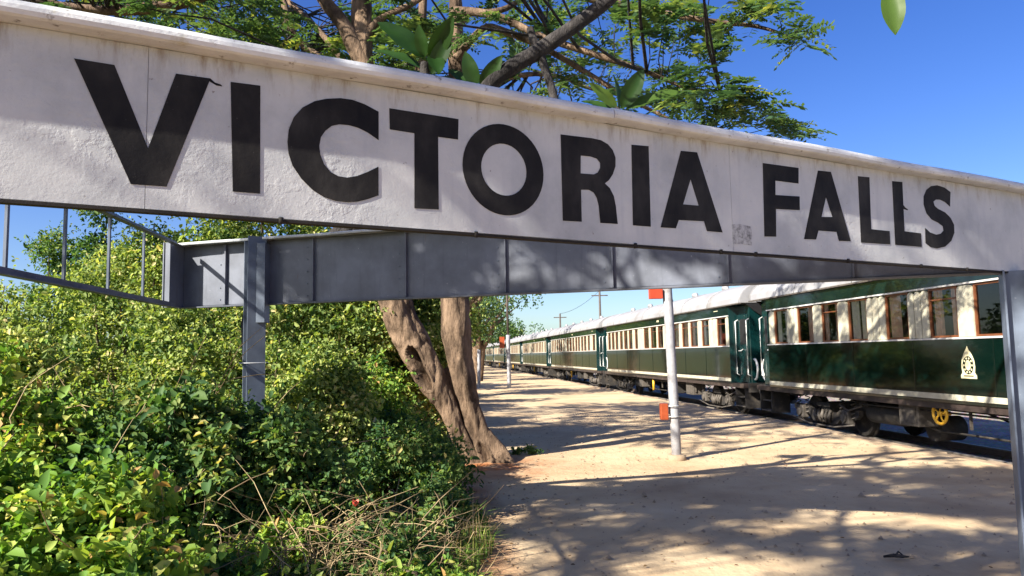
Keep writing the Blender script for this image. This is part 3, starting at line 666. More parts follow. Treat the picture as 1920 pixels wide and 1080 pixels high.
def shrub(name, label, cx, cy, rx, ry, h, mat, nleaf, ll=.07, wr=.55, nl=26, rs=.32, group=None, cat='shrub', tw=10, up=.5, lim=None, shoots=2.4, vines=0):
    o = empty(name, (cx, cy, 0)); tag(o, label, cat, group)
    LB = lobes_of(cx, cy, rx, ry, h, nl, rs)
    area = LB[:, 3] ** 2; k = RNG.choice(len(LB), nleaf, p=area / area.sum())
    d = rv(nleaf); d[:, 2] = np.abs(d[:, 2]) * RNG.choice([1, 1, 1, -1], nleaf)
    P = LB[k, :3] + d * (LB[k, 3:4] * (RNG.uniform(.2, 1., (nleaf, 1)) ** .5) * np.abs(RNG.normal(1., .22, (nleaf, 1))))
    keep = P[:, 2] > .02
    if lim is not None: keep &= P[:, 0] < lim - .085 * (P[:, 1] - 5.8) + .1 * np.sin(P[:, 1] * 3.)
    P, d, k = P[keep], d[keep], k[keep]; n = len(P)
    axis = unit(d * .6 + rv(n) * .8 + np.array([0, 0, -.15])); nrm = unit(d * .7 + rv(n) * .55 + np.array([0, 0, up]))
    L = ll * np.clip(RNG.lognormal(-.08, .38, n), .35, 2.2); lobe_t = RNG.uniform(-.24, .24, len(LB))[k]
    rnd = np.clip(RNG.beta(1.6, 1.9, n) + lobe_t, 0, 1)
    # leafy shoots that stick out of the mass
    ns = int(nl * shoots); ks = RNG.integers(0, len(LB), ns); sd_ = unit(rv(ns) * np.array([1, 1, .6]) + np.array([-.15, -.25, .55])); b_ = LB[ks, :3] + sd_ * LB[ks, 3:4] * .8; sl_ = RNG.uniform(.5, 1.6, ns) * rs
    cv = RNG.normal(size=(ns, 3)) * .35 + np.array([0, 0, -.35]); q_ = np.linspace(0, 1, 9)[None, :, None]
    SP = b_[:, None] + sd_[:, None] * (sl_[:, None, None] * q_) + cv[:, None] * (sl_[:, None, None] * q_ ** 2 * .6)
    sp = SP.reshape(-1, 3); sp = np.repeat(sp, 2, 0); m_ = len(sp); sdx = np.repeat(np.repeat(sd_, 9, 0), 2, 0)
    sx = unit(sdx * .5 + rv(m_)); sn = unit(rv(m_) * .6 + np.array([-.2, -.3, .8])); kp = sp[:, 2] > .03
    if lim is not None: kp &= sp[:, 0] < lim + .05 - .085 * (sp[:, 1] - 5.8)
    P = np.concatenate([P, sp[kp]]); axis = np.concatenate([axis, sx[kp]]); nrm = np.concatenate([nrm, sn[kp]]); mk = int(kp.sum()); n += mk
    L = np.concatenate([L, ll * RNG.uniform(.5, 1.1, mk)]); rnd = np.concatenate([rnd, np.clip(RNG.beta(2.6, 2.0, mk), 0, 1)])
    P -= np.array([cx, cy, 0])
    V, Q, R_ = leaves(P, axis, nrm, L, wr * RNG.uniform(.8, 1.2, n), rnd)
    if vines:
        mv = MB()
        for j in range(vines):
            c_ = SP[RNG.integers(ns)] - np.array([cx, cy, 0]); u_ = RNG.normal(size=3) * .12; ext = RNG.uniform(1., 2.6)
            pv = [tuple(c_[0] + (c_[i] - c_[0]) * ext + u_ * (i / 8) ** 2 + RNG.normal(size=3) * .012) for i in (0, 2, 4, 6, 8)]; mv.tube(pv, [.005, .0045, .004, .003, .0015], 4, False)
        vo = mv.build('vine', MAT['dry'], o); av = vo.data.attributes.new('rnd', 'FLOAT', 'FACE'); av.data.foreach_set('value', RNG.uniform(.2, 1., len(vo.data.polygons)).astype(np.float32)); vo['kind'] = 'stuff'
    tag(link('foliage', np_mesh('foliage', V, Q, R_), mat, o), kind='stuff')
    m = MB(); r0 = .018 + .006 * h
    for j in range(tw):
        q = LB[RNG.integers(len(LB))]; e = Vector((q[0] - cx, q[1] - cy, q[2] + q[3] * .9)); b = Vector((e.x * .35 + RNG.normal() * .08, e.y * .35 + RNG.normal() * .08, -.03))
        mid = b.lerp(e, .5) + Vector(RNG.normal(size=3) * .08); m.tube([b, mid, e], [r0, r0 * .7, r0 * .25], 5, False)
    m.build('stem', MAT['stem'], o)
    return o
LB_ = MAT['lf_bright']; LY = MAT['lf_yellow']; LD = MAT['lf_dark']
# near, on the left edge of the platform
shrub('vine_thicket', 'bright green leafy vine thicket in the bottom left corner', -2.6, 4.0, .95, .7, 1.25, LB_, 25000, .054, .66, 60, .22, tw=26, vines=46)
shrub('vine_thicket', 'bright green thicket at the left edge below the sign bars', -3.9, 5.4, 1.0, .8, 1.75, LB_, 20000, .056, .66, 56, .24, tw=22, vines=46)
shrub('vine_thicket', 'mixed dark and light vine thicket left of the left sign post', -2.75, 5.75, .8, .6, 1.55, LD, 18000, .056, .66, 50, .22, tw=24, vines=46)
shrub('leafy_weed', 'low bright weeds at the bottom edge left of centre', -1.45, 3.75, .5, .4, .66, LB_, 3800, .06, .5, 26, .14, cat='plant', tw=14)
shrub('shrub', 'dark green bush at the foot of the left sign post', -2.05, 6.05, .7, .5, 1.42, LD, 15000, .052, .6, 46, .2, tw=22, vines=46)
shrub('shrub', 'small dark bush below the open strip of dry grass', -.95, 5.35, .42, .3, .52, LD, 4500, .048, .55, 24, .14, tw=14, lim=-.10)
shrub('leafy_weed', 'leafy green weeds at the bottom where hedge meets sand', -.62, 4.95, .35, .28, .36, LB_, 1900, .055, .5, 16, .11, cat='plant', tw=10, lim=-.10)
shrub('shrub', 'dark green bush spilling onto the sand left of the tree trunk', -1.15, 8.0, .62, .9, .98, LD, 14000, .046, .55, 50, .19, tw=20, lim=-.16)
shrub('shrub', 'dark low bush in front of the leaning trunk', -1.55, 9.5, .75, .7, 1.2, LD, 12000, .05, .55, 44, .22, tw=16, lim=-.30)
# behind the rear board
shrub('shrub', 'yellow green bush right of the left sign post under the board', -2.45, 8.5, .8, .7, 2.15, LY, 26000, .046, .62, 64, .25, tw=22)
shrub('shrub', 'bright green bush filling the gap before the leaning trunk', -1.75, 9.7, .5, .5, 1.75, LB_, 9000, .052, .6, 36, .22, tw=16)
shrub('shrub', 'sunny yellow green bush behind the fork of the trunk', -1.7, 13.4, .8, .7, 3.2, LY, 14000, .065, .6, 44, .32, tw=12)
shrub('shrub', 'tall sunlit bush behind the left sign post', -3.9, 9.0, 1.1, .9, 2.55, LY, 30000, .049, .62, 70, .28, tw=22)
shrub('shrub', 'sunlit shrub behind the bars at the left edge', -5.9, 8.6, 1.3, 1.0, 2.6, LY, 30000, .051, .62, 70, .3, tw=22)
shrub('shrub', 'yellow green bush between the thicket and the leftmost bars', -4.9, 7.2, 1.0, .7, 2.0, LY, 23000, .05, .62, 60, .26, tw=20)
shrub('tall_shrub', 'yellow green shrub at the left edge under the patch of sky', -8.6, 12.0, 1.2, 1.0, 3.3, LY, 15000, .075, .6, 52, .4, tw=14)
shrub('tall_shrub', 'tall yellow green shrub rising behind the sign bars', -6.4, 12.3, 1.5, 1.2, 4.3, LY, 30000, .062, .6, 70, .42, tw=16)
shrub('tall_shrub', 'tallest yellow green shrub seen between the two boards', -4.3, 12.8, 1.6, 1.2, 5.4, LY, 31000, .062, .6, 70, .44, tw=16)
shrub('tall_shrub', 'yellow green thicket behind the forked trunk', -2.7, 12.9, 1.0, 1.0, 4.4, LY, 18000, .07, .6, 56, .4, tw=14)
shrub('tall_shrub', 'dark pointed shrub against the sky at the far left', -9.3, 15.2, .6, .6, 4.7, LD, 9000, .07, .5, 46, .28, tw=10)
shrub('tall_shrub', 'dark pointed shrub beside the sky gap behind the bars', -8.1, 14.6, .55, .6, 4.9, LD, 9000, .07, .5, 46, .28, tw=10)
shrub('shrub', 'hedge bush beyond the trunk along the platform', -2.4, 17.5, .9, 1.6, 2.4, LY, 9000, .09, .6, 40, .36, tw=8, lim=-.35)
shrub('shrub', 'rounded hedge bush second beyond the trunk', -3.6, 22, 1.3, 2.2, 3.2, LD, 8000, .12, .6, 40, .5, tw=8)
shrub('shrub', 'distant hedge bush beside the short white post', -3.6, 29, 1.0, 3.0, 2.4, LY, 7000, .14, .6, 36, .5, tw=8)
shrub('shrub', 'dark distant hedge bush beyond the short white post', -5.2, 38, 1.4, 3.5, 3.4, LD, 6000, .18, .6, 36, .7, tw=8)

# dry grass, twigs, weeds, litter
def blades(n, area, hgt, mat, name, label, cat, wd=.006, bend=.6, base=0.):
    X = area(n); n = len(X); h = hgt * RNG.uniform(.4, 1.2, n); a = RNG.uniform(0, 6.283, n); dr = np.stack([np.cos(a), np.sin(a), np.zeros(n)], 1); sd = np.stack([-np.sin(a), np.cos(a), np.zeros(n)], 1) * wd
    b = RNG.uniform(.1, bend, n)[:, None]; P0 = np.concatenate([X, np.full((n, 1), base)], 1); hz = np.zeros((n, 3)); hz[:, 2] = h
    P1 = P0 + hz * .55 + dr * h[:, None] * b * .3; P2 = P0 + hz * (1 - b * .35) + dr * h[:, None] * b
    V = np.stack([P0 - sd, P0 + sd, P1 - sd * .8, P1 + sd * .8, P2 - sd * .15, P2 + sd * .15], 1).reshape(-1, 3); i = np.arange(n)[:, None] * 6
    Q = np.concatenate([i + np.array([[0, 1, 3, 2]]), i + np.array([[2, 3, 5, 4]])], 1).reshape(-1, 4)
    o = link(name, np_mesh(name, V, Q, np.repeat(RNG.uniform(0, 1, n), 2)), mat); tag(o, label, cat, kind='stuff'); return o
def ell(*L):
    def f(n):
        out = []
        for (x, y, rx, ry) in L:
            m_ = n // len(L); a = RNG.uniform(0, 6.283, m_); q = np.sqrt(RNG.uniform(0, 1, m_)); out.append(np.stack([x + rx * q * np.cos(a), y + ry * q * np.sin(a)], 1))
        X = np.concatenate(out); return X[X[:, 0] < -.02 - .085 * (X[:, 1] - 5.8) + .12 * np.sin(X[:, 1] * 4)]
    return f
blades(1300, ell((-1.35, 5.5, .75, .6), (-1.75, 4.85, .7, .5), (-.8, 6.3, .5, .6), (-1.3, 5.1, .5, .4)), .5, MAT['dry'], 'dry_grass', 'thin straw coloured grass among the bushes', 'grass', .0035, 1.5)
blades(6500, ell((-1.2, 5.2, 1.0, .8), (-.75, 6.6, .55, 1.2), (-.9, 4.6, .7, .5)), .24, MAT['lf_bright'], 'green_grass', 'short green grass among the weeds by the path', 'grass', .005, 1.3)
# tangle of dead stems
mt_ = MB()
for j in range(330):
    x = RNG.normal(-1.35, .42); y = RNG.normal(5.4, .42); a = RNG.uniform(0, 6.283); L_ = RNG.uniform(.25, .8); z = RNG.uniform(.0, .45)
    if x > -.25 - .085 * (y - 5.8): continue
    p = np.array([x, y, z]); dv = np.array([math.cos(a), math.sin(a), RNG.uniform(.1, 1.1)]); pts_ = []
    for i in range(5):
        pts_.append(tuple(p)); p = p + dv * L_ / 5; dv = dv + RNG.normal(size=3) * .28 + np.array([0, 0, -.22])
    rr_ = RNG.uniform(.002, .0055); mt_.tube(pts_, [rr_, rr_, rr_ * .8, rr_ * .6, rr_ * .4], 4, False)
ds = mt_.build('dead_stems', MAT['dry']); tag(ds, 'tangle of pale dead stems below the left sign post', 'twigs', kind='stuff')
ds.data.attributes.new('rnd', 'FLOAT', 'FACE').data.foreach_set('value', RNG.uniform(.1, 1., len(ds.data.polygons)).astype(np.float32))
for j, (x, y, h_, lb_) in enumerate(((-1.75, 4.6, .5, 'weed clump at the bottom edge beside the bright vine thicket'), (-1.15, 4.75, .42, 'weed clump at the bottom edge under the dead stems'), (-1.6, 5.3, .55, 'weed clump among the dead stems'), (-.95, 6.2, .5, 'weed clump between the dead stems and the sand'), (-.75, 6.95, .55, 'weed clump at the sand edge below the dark bush'))):
    shrub('leafy_weed', lb_, x, y, .42, .34, h_, (LB_, LD, LB_, LD, LD)[j], 3000, .045, .5, 26, .1, cat='plant', tw=14, lim=-.12, vines=14)

def scatter_litter(n, mat, name, label, cat, size, xr, yr, stuff=True):
    P = np.stack([RNG.uniform(*xr, n), RNG.uniform(*yr, n), np.full(n, .016)], 1); a = RNG.uniform(0, 6.283, n)
    keep = (RNG.uniform(0, 1, n) < np.exp(-np.maximum(0, P[:, 0] + .3) * 1.1) + .07); P = P[keep]; a = a[keep]; n = len(P)
    V, Q, R_ = leaves(P, np.stack([np.cos(a), np.sin(a), RNG.uniform(-.1, .3, n)], 1), np.array([0, 0, 1.]) + RNG.normal(size=(n, 3)) * .25, size * RNG.uniform(.4, 1.3, n), .5, RNG.uniform(0, 1, n))
    o = link(name, np_mesh(name, V, Q, R_), mat); tag(o, label, cat, kind='stuff')
scatter_litter(1500, MAT['litter'], 'leaf_litter', 'small brown dead leaves scattered on the sandy platform', 'leaves', .035, (-.9, 5.5), (4.5, 17))
def pebbles(n):
    P = np.stack([RNG.uniform(-.8, 6.5, n), RNG.uniform(4.6, 20, n), np.full(n, .004)], 1); keep = (P @ np.array(TN) < EDGE - .3); P = P[keep]; n = len(P)
    r = .006 * RNG.gamma(2., .7, n) + .003; base = np.array([[1, 0, 0], [0, 1, 0], [-1, 0, 0], [0, -1, 0], [.1, .1, .8]], float)
    V = P[:, None] + base[None] * r[:, None, None] * RNG.uniform(.6, 1.3, (n, 5, 1)); i = np.arange(n)[:, None] * 5
    T = np.concatenate([i + np.array([[a, (a + 1) % 4, 4]]) for a in range(4)], 1).reshape(-1, 3)
    o = link('gravel', np_mesh('gravel', V.reshape(-1, 3), T), MAT['kerb']); tag(o, 'loose small stones on the sandy platform', 'gravel', kind='stuff')
pebbles(3500)
gb = gz(985, 853); shrub('leafy_weed', 'tiny dark sprouts on the sand at the right foot of the trunk', gb.x, gb.y, .28, .10, .16, LD, 260, .05, .5, 10, .05, cat='plant', tw=4, shoots=.6)
gt = gz(1684, 1050); tw_ = MB(); tw_.tube([(-.10, .03, .02), (-.03, .0, .035), (.03, -.01, .03), (.10, .03, .015)], [.008, .016, .014, .006], 6); tw_.tube([(-.02, 0, .03), (.03, .05, .05), (.07, .06, .02)], [.01, .008, .004], 5)
to_ = tw_.build('fallen_twig', MAT['bark_d']); to_.location = gt; tag(to_, 'small dark fallen twig on the sand near the right post', 'twig')
# a few larger weeds with broad arching leaves, and a red flower
def broad_weed(c, n, ln, label):
    o = empty('broad_leaf_weed', c); tag(o, label, 'plant')
    for j in range(n):
        a = RNG.uniform(0, 6.283); N = 7; m = MB(); vs = []
        L = ln * RNG.uniform(.7, 1.2); hh = L * RNG.uniform(.7, 1.1)
        for i in range(N):
            t = i / (N - 1); x = L * t * .8; z = hh * (1.5 * t - 1.15 * t * t); wd = .17 * L * math.sin(math.pi * min(1, .08 + t * .92)) ** .8
            dx, dy = math.cos(a), math.sin(a); vs.append([m.bm.verts.new((dx * x - dy * wd * k_, dy * x + dx * wd * k_, z + abs(k_) * .02)) for k_ in (-1, 0, 1)])
        for i in range(N - 1):
            for k_ in (0, 1): f = m.bm.faces.new((vs[i][k_], vs[i][k_ + 1], vs[i + 1][k_ + 1], vs[i + 1][k_])); f.smooth = True
        lf = m.build('leaf', MAT['lf_bright'], o)
        at_ = lf.data.attributes.new('rnd', 'FLOAT', 'FACE'); at_.data.foreach_set('value', np.full(len(lf.data.polygons), RNG.uniform(.35, .75), dtype=np.float32))
broad_weed((-1.95, 3.75, .55), 8, .32, 'broad arching light green leaves near the bottom left')
broad_weed((-2.0, 3.35, .45), 7, .3, 'broad light green leaves at the bottom edge under the vine thicket')
fl = empty('red_flower', tuple(at(667, 945, 5.6) - Vector((0, 0, .12)))); tag(fl, 'small red flower among the dark weeds', 'flower')
MB().tube([(0, 0, -.2), (0, 0, .1)], .004, 5).build('stalk', MAT['stem'], fl)
for j in range(5):
    a = j * 1.257; m = MB(); m.prism([(0, 0), (.018, .022), (.012, .05), (0, .06), (-.012, .05), (-.018, .022)], 0, .002, lambda x, y, t: (math.cos(a) * y * .5 - math.sin(a) * x, math.sin(a) * y * .5 + math.cos(a) * x, .1 + y * .8 + t)); m.build('petal', MAT['flower'], fl)

# ------------------------------------------------------------------ trees
def trunk_mesh(path, rad, seg=28, flute=.12, seed=0., hollow=None, base_flare=0.):
    """bark-covered limb: path resampled, radius wobbling; hollow = (t, angle, length, width, depth)"""
    pts = [Vector(p) for p in path]; n0 = len(pts); N = (n0 - 1) * (14 if seg > 30 else 7) + 1; P = []; R_ = []
    for i in range(N):
        q = i / (N - 1) * (n0 - 1); k = min(int(q), n0 - 2); t = q - k
        p0, p1, p2, p3 = pts[max(k - 1, 0)], pts[k], pts[k + 1], pts[min(k + 2, n0 - 1)]
        P.append(.5 * ((2 * p1) + (p2 - p0) * t + (2 * p0 - 5 * p1 + 4 * p2 - p3) * t * t + (3 * p1 - p0 - 3 * p2 + p3) * t ** 3)); R_.append(rad[k] * (1 - t) + rad[k + 1] * t)
    m = MB(); rings = []
    for i in range(N):
        tg = (P[min(i + 1, N - 1)] - P[max(i - 1, 0)]).normalized(); a = Vector((1, 0, 0)); a = (a - tg * a.dot(tg)).normalized(); b = tg.cross(a); rg = []
        for k in range(seg):
            th = k * 2 * math.pi / seg; e = a * math.cos(th) + b * math.sin(th); c = P[i] + e * R_[i]
            w_ = 1 + flute * mn.noise((math.cos(th) * 1.4 + seed, math.sin(th) * 1.4, c.z * .7)) * 1.5 + .05 * mn.noise(c * 6) + .1 * mn.noise(c * 2.2 + Vector((seed, 0, 0)))
            if seg > 20:
                w_ -= .30 * max(0, .30 - abs(mn.noise((c.x * 8 + seed, c.y * 8, c.z * 2.1)))) + .16 * max(0, .25 - abs(mn.noise((c.x * 19, c.y * 19, c.z * 6 + seed)))) - .09 * mn.noise((c.x * 3.3, c.y * 3.3, c.z * 2.4 + seed))
            if base_flare:
                fz = max(0, 1 - c.z / .9) ** 2; w_ += base_flare * fz * (.5 + .9 * max(0, math.cos(3 * th + seed)) ** 1.5)
            if hollow:
                for (tt, ta, tl, tw_, td) in hollow:
                    u_ = (i / (N - 1) - tt) / tl; v_ = ((th - ta + math.pi) % (2 * math.pi) - math.pi) / tw_; g = u_ * u_ + v_ * v_
                    if g < 1: w_ *= 1 - td * (1 - g) ** .5
                    elif g < 1.9: w_ *= 1 + .13 * (1.9 - g)
            rg.append(m.bm.verts.new(P[i] + e * R_[i] * w_))
        rings.append(rg)
    for i in range(N - 1):
        for k in range(seg): f = m.bm.faces.new((rings[i][k], rings[i][(k + 1) % seg], rings[i + 1][(k + 1) % seg], rings[i + 1][k])); f.smooth = True
    m.bm.faces.new(rings[-1])
    return m, P
def fronds(B, D, L, npair=9, pin=.11, wd=.42, droop=.35):
    """feathery twice-divided leaves: stalks from B along D with pairs of drooping leaflets"""
    n = len(B); D = unit(D); S = unit(np.cross(D, np.array([0, 0, 1.]) + RNG.normal(size=(n, 3)) * .12)); N = np.cross(S, D)
    Vs, Qs, Rs = [], [], []; r0 = np.clip(RNG.beta(2, 2.4, n), 0, 1); off = 0
    for j in range(npair):
        t = (j + .8) / npair; pos = B + D * (L * t)[:, None] + np.array([0, 0, -1.]) * (L * droop * t * t)[:, None]; pl = pin * (1.15 - .65 * abs(t - .4)) * L / .42
        for s_ in (-1, 1):
            dr = unit(S * s_ + D * .45 + np.array([0, 0, -.2]) + RNG.normal(size=(n, 3)) * .12); sd = unit(np.cross(dr, N + RNG.normal(size=(n, 3)) * .3)); l_ = (pl * RNG.uniform(.75, 1.2, n))[:, None]
            q = np.stack([pos, pos + dr * l_ * .5 + sd * l_ * wd * .5, pos + dr * l_, pos + dr * l_ * .5 - sd * l_ * wd * .5], 1).reshape(-1, 3)
            Vs.append(q); Qs.append(np.arange(len(q)).reshape(-1, 4) + off); off += len(q); Rs.append(np.clip(r0 + RNG.normal(size=n) * .08, 0, 1))
    # the stalk itself
    e = B + D * L[:, None] + np.array([0, 0, -1.]) * (L * droop)[:, None]; sd = S * .004
    q = np.stack([B - sd, B + sd, e + sd * .4, e - sd * .4], 1).reshape(-1, 3); Vs.append(q); Qs.append(np.arange(len(q)).reshape(-1, 4) + off); Rs.append(r0)
    return np.concatenate(Vs), np.concatenate(Qs), np.concatenate(Rs)
def feathery_crown(o, tips, nodes, mat, nf=7, L0=.42, twig=.011, pin=.11, wd=.42):
    """sprays of fronds at the tips, each tip joined by a twig to the nearest limb node"""
    B = []; D = []; m = MB(); nd = np.array([tuple(v) for v in nodes])
    for p in tips:
        p = np.array(p); dd = np.linalg.norm(nd - p, axis=1) + (nd[:, 2] > p[2] + .6) * 1.5; k = np.argsort(dd)[RNG.integers(0, 3)]; a = nd[k]
        out = unit((p - a) * np.array([1, 1, .4])); mid = (a + p) / 2 + RNG.normal(size=3) * .12 * np.linalg.norm(p - a) + np.array([0, 0, .10 * np.linalg.norm(p - a)])
        ln = np.linalg.norm(p - a); r = min(.05, twig * (.7 + .5 * ln)); m.tube([a, a * .6 + mid * .4 + RNG.normal(size=3) * .04, mid, (mid + p) / 2 + RNG.normal(size=3) * .05, p], [r, r * .8, r * .65, r * .45, r * .25], 5, False)
        for j in range(nf):
            t = RNG.uniform(.0, 1.) ** .6; b = mid + (p - mid) * t if j > 1 else p
            B.append(b); D.append(out * .75 + RNG.normal(size=3) * np.array([.7, .7, .2]) + np.array([0, 0, .12]))
    B = np.array(B); D = np.array(D); V, Q, R_ = fronds(B, D, L0 * RNG.uniform(.6, 1.25, len(B)), pin=pin, wd=wd)
    tag(link('crown', np_mesh('crown', V, Q, R_), mat, o), kind='stuff')
    m.build('twigs', MAT['bark_d'], o)
def umbrella(cx, cy, R_, zc, dz, thick, n, clump=.9, cut=.0):
    out = []
    while len(out) < n:
        a = RNG.uniform(0, 6.283); q = math.sqrt(RNG.uniform(0, 1)); x, y = cx + R_ * q * math.cos(a), cy + R_ * q * math.sin(a)
        z = zc - dz * q * q + RNG.uniform(-.2, 1.) * thick
        if mn.noise((x * clump, y * clump, z * clump * 1.6)) < cut: continue
        out.append((x, y, z))
    return out
MT = 11.8
tree = empty('feathery_tree', tuple(gz(905, 868))); tag(tree, 'forked spreading tree with hollow leaning trunk and feathery leaves beside the platform', 'tree')
tree.location = (0, 0, 0)
pth = lambda L_, Y=MT, dy=0.: [at(x, y, Y + dy * i) for i, (x, y) in enumerate(L_)]
nodes = []
def limb(nm, px, rad, Y=MT, dy=0., seg=14, **kw):
    m, P = trunk_mesh(pth(px, Y, dy), rad, seg, **kw); nodes.extend(P[len(P) // 3:] if nm != 'trunk' else [p for p in P if p.z > 4.6]); return m.build(nm, MAT['bark'], tree)
limb('trunk', [(928, 890), (917, 852), (893, 805), (876, 745), (863, 680), (857, 620), (853, 565), (850, 450), (852, 300), (856, 120), (854, 0), (846, -130)], [.24, .205, .175, .19, .20, .205, .205, .19, .16, .125, .11, .085], seg=72, seed=2.3, base_flare=.75, flute=.2, hollow=[(.10, 4.5, .05, .35, .5)])
limb('trunk', [(888, 890), (873, 850), (852, 800), (834, 755), (815, 722), (791, 675), (767, 628), (741, 572), (716, 480), (694, 300), (681, 110), (678, 0), (671, -140)], [.14, .12, .125, .165, .22, .265, .28, .28, .25, .21, .175, .16, .12], MT - .12, .02, seg=72, seed=7.7, flute=.2, base_flare=.35, hollow=[(.425, 4.45, .04, .42, .95), (.365, 4.4, .045, .40, .9)])
limb('trunk', [(906, 890), (893, 845), (875, 790), (855, 740), (835, 690)], [.20, .17, .15, .13, .10], MT + .5, seg=24, seed=5.1, flute=.2)
limb('branch', [(700, 160), (665, 85), (640, 40), (605, -5), (540, -120)], [.15, .14, .125, .11, .08], seed=1.)
limb('branch', [(684, 75), (705, 42), (740, 22), (780, 2), (880, -70)], [.06, .06, .055, .05, .04], seed=3.)
limb('branch', [(730, 420), (765, 260), (790, 110), (792, 40), (796, -90)], [.13, .11, .085, .08, .06], MT + .5, seed=4.)
limb('branch', [(854, 60), (880, 25), (905, 24), (960, 10), (1050, -60)], [.06, .055, .05, .045, .03], seed=5.)
limb('branch', [(855, 110), (905, 55), (950, 60), (1010, 85), (1090, 130), (1180, 185), (1260, 225), (1340, 250)], [.07, .06, .055, .05, .042, .035, .025, .015], 11.6, -.12, seed=6., seg=9)
limb('branch', [(850, -60), (960, -60), (1080, -10), (1180, 10), (1300, 35), (1420, 50), (1490, 72)], [.08, .07, .06, .05, .04, .025, .012], 11.5, -.2, seed=8., seg=9)
limb('branch', [(852, 20), (930, 30), (1020, 70), (1110, 100), (1200, 130), (1290, 165), (1350, 170)], [.07, .06, .05, .045, .035, .025, .012], 11.4, -.25, seed=9., seg=9)
limb('branch', [(672, -60), (560, -60), (430, -30), (330, 6), (200, 20), (60, 0)], [.13, .12, .11, .10, .07, .04], 11.6, -.3, seed=10., seg=10)
limb('branch', [(640, 130), (575, 90), (545, 50), (530, 0), (500, -80)], [.06, .065, .07, .07, .06], 13., .1, seed=11., seg=10)
limb('branch', [(690, 200), (640, 110), (560, 20), (480, -30), (300, -80)], [.06, .055, .05, .045, .03], 13.4, .2, seed=12., seg=9)
limb('branch', [(856, 200), (940, 150), (1030, 140), (1120, 170), (1230, 190)], [.05, .045, .04, .03, .02], 13.2, .1, seed=13., seg=9)
tips = umbrella(-2.2, 12.3, 7.0, 8.3, 3.0, 1.6, 190, .7, .06)
tips = [p for p in tips if not (p[0] > 1.2 and p[2] < 9)]
tips += umbrella(-5.0, 13.5, 5.0, 7.4, 1.4, 1.3, 130, .8, .0)
def sprays(L_, n, Y0, Y1, s):
    for (x, y) in L_:
        for j in range(n): tips.append(tuple(at(x + RNG.normal() * s, y + RNG.normal() * s * .45, RNG.uniform(Y0, Y1))))
sprays([(1490, 72), (1440, 30), (1400, 15), (1345, 40), (1300, 20), (1250, 60), (1310, 95), (1240, 25), (1180, 60)], 3, 9.6, 11.2, 22)
sprays([(1340, 165), (1290, 150), (1370, 195), (1300, 200), (1240, 130), (1420, 215), (1350, 225), (1460, 235), (1490, 242), (1270, 190)], 3, 9.4, 11.5, 22)
sprays([(1000, 60), (1060, 110), (1100, 60), (1140, 120), (1080, 160), (980, 130), (930, 60), (1170, 170), (1220, 190), (940, 20), (1030, 20), (1120, 5)], 3, 10.0, 13.8, 30)
sprays([(350, 40), (420, 30), (470, 60), (520, 90), (560, 60), (600, 90), (400, 65), (740, 60), (760, 110), (700, 120), (820, 60), (250, 15), (450, 10), (150, 8), (40, -10)], 4, 10.5, 14.5, 34)
feathery_crown(tree, tips, nodes, MAT['lf_feather'], 7, .46, .009, .118, .40)

# the tree whose canopy shades the sign and the foreground stands left of the viewer, outside the frame
t2 = empty('feathery_tree', (0, 0, 0)); tag(t2, 'feathery shade tree left of the viewer whose dappled shadow covers the near sand', 'tree')
n2 = []
for px, rd in (([(-5.2, -3.2, -.1), (-5.2, -3.1, 1.2), (-5.1, -2.8, 2.6), (-4.9, -2.2, 4.0), (-4.5, -1.2, 5.2), (-4.0, -.2, 6.0)], [.36, .29, .25, .2, .13, .07]),
               ([(-5.1, -2.8, 2.6), (-5.6, -1.9, 4.0), (-6.0, -.4, 5.2), (-6.2, 1.0, 6.0)], [.15, .12, .09, .05]),
               ([(-4.9, -2.2, 4.0), (-4.0, -1.9, 5.2), (-2.8, -1.4, 6.0), (-1.4, -.8, 6.5)], [.12, .10, .07, .04]),
               ([(-4.2, -.6, 5.7), (-4.2, 1.0, 6.2), (-3.8, 2.4, 6.6)], [.06, .05, .03]), ([(-4.0, -.2, 6.0), (-2.8, .6, 6.6), (-1.6, 1.4, 6.9)], [.06, .05, .03])):
    m, P = trunk_mesh(px, rd, 16, seed=rd[0] * 9); n2 += [p for p in P if p.z > 4.4]; m.build('trunk' if rd[0] > .3 else 'branch', MAT['bark'], t2)
tp2 = umbrella(-3.7, .7, 3.7, 7.0, 1.2, 1.2, 390, .75, .0)
feathery_crown(t2, tp2, n2, MAT['lf_feather'], 9, .5)

# frangipani behind the rear board: thick dark branches, big leaves in whorls
fr = empty('frangipani', (-2.58, 7.45, 0)); tag(fr, 'frangipani with thick dark branches and big smooth leaves above the white board', 'tree')
FO = Vector((-2.58, 7.45, 0))
def fbranch(pts, rd, seed):
    m, P = trunk_mesh([Vector(p) - FO for p in pts], rd, 12, .05, seed); m.build('branch', MAT['bark_d'], fr)
F7 = lambda x, y, Y=7.4: at(x, y, Y)
fbranch([(-2.58, 7.45, -.05), (-2.57, 7.45, 1.3), (-2.53, 7.45, 2.25), (-1.7, 7.45, 2.9), F7(860, 250), F7(915, 162), F7(965, 122), F7(1010, 95), F7(1075, 50), F7(1145, -5), F7(1215, -80)], [.11, .1, .1, .09, .085, .08, .085, .085, .075, .07, .06], 1)
fbranch([F7(1012, 95), F7(1022, 130), F7(1034, 165), F7(1050, 230)], [.05, .045, .042, .05], 2)
fbranch([F7(1012, 95), F7(1000, 75), F7(994, 52)], [.05, .045, .035], 3)
fbranch([(-1.9, 7.45, 2.75), F7(800, 260), F7(797, 180), F7(796, 118)], [.08, .06, .055, .05], 4)
fbranch([F7(850, 260), F7(880, 200), F7(892, 165)], [.06, .05, .045], 5)
fbranch([(-1.7, 7.45, 2.9), F7(1020, 300), F7(1120, 250), F7(1160, 205)], [.07, .06, .05, .045], 6)
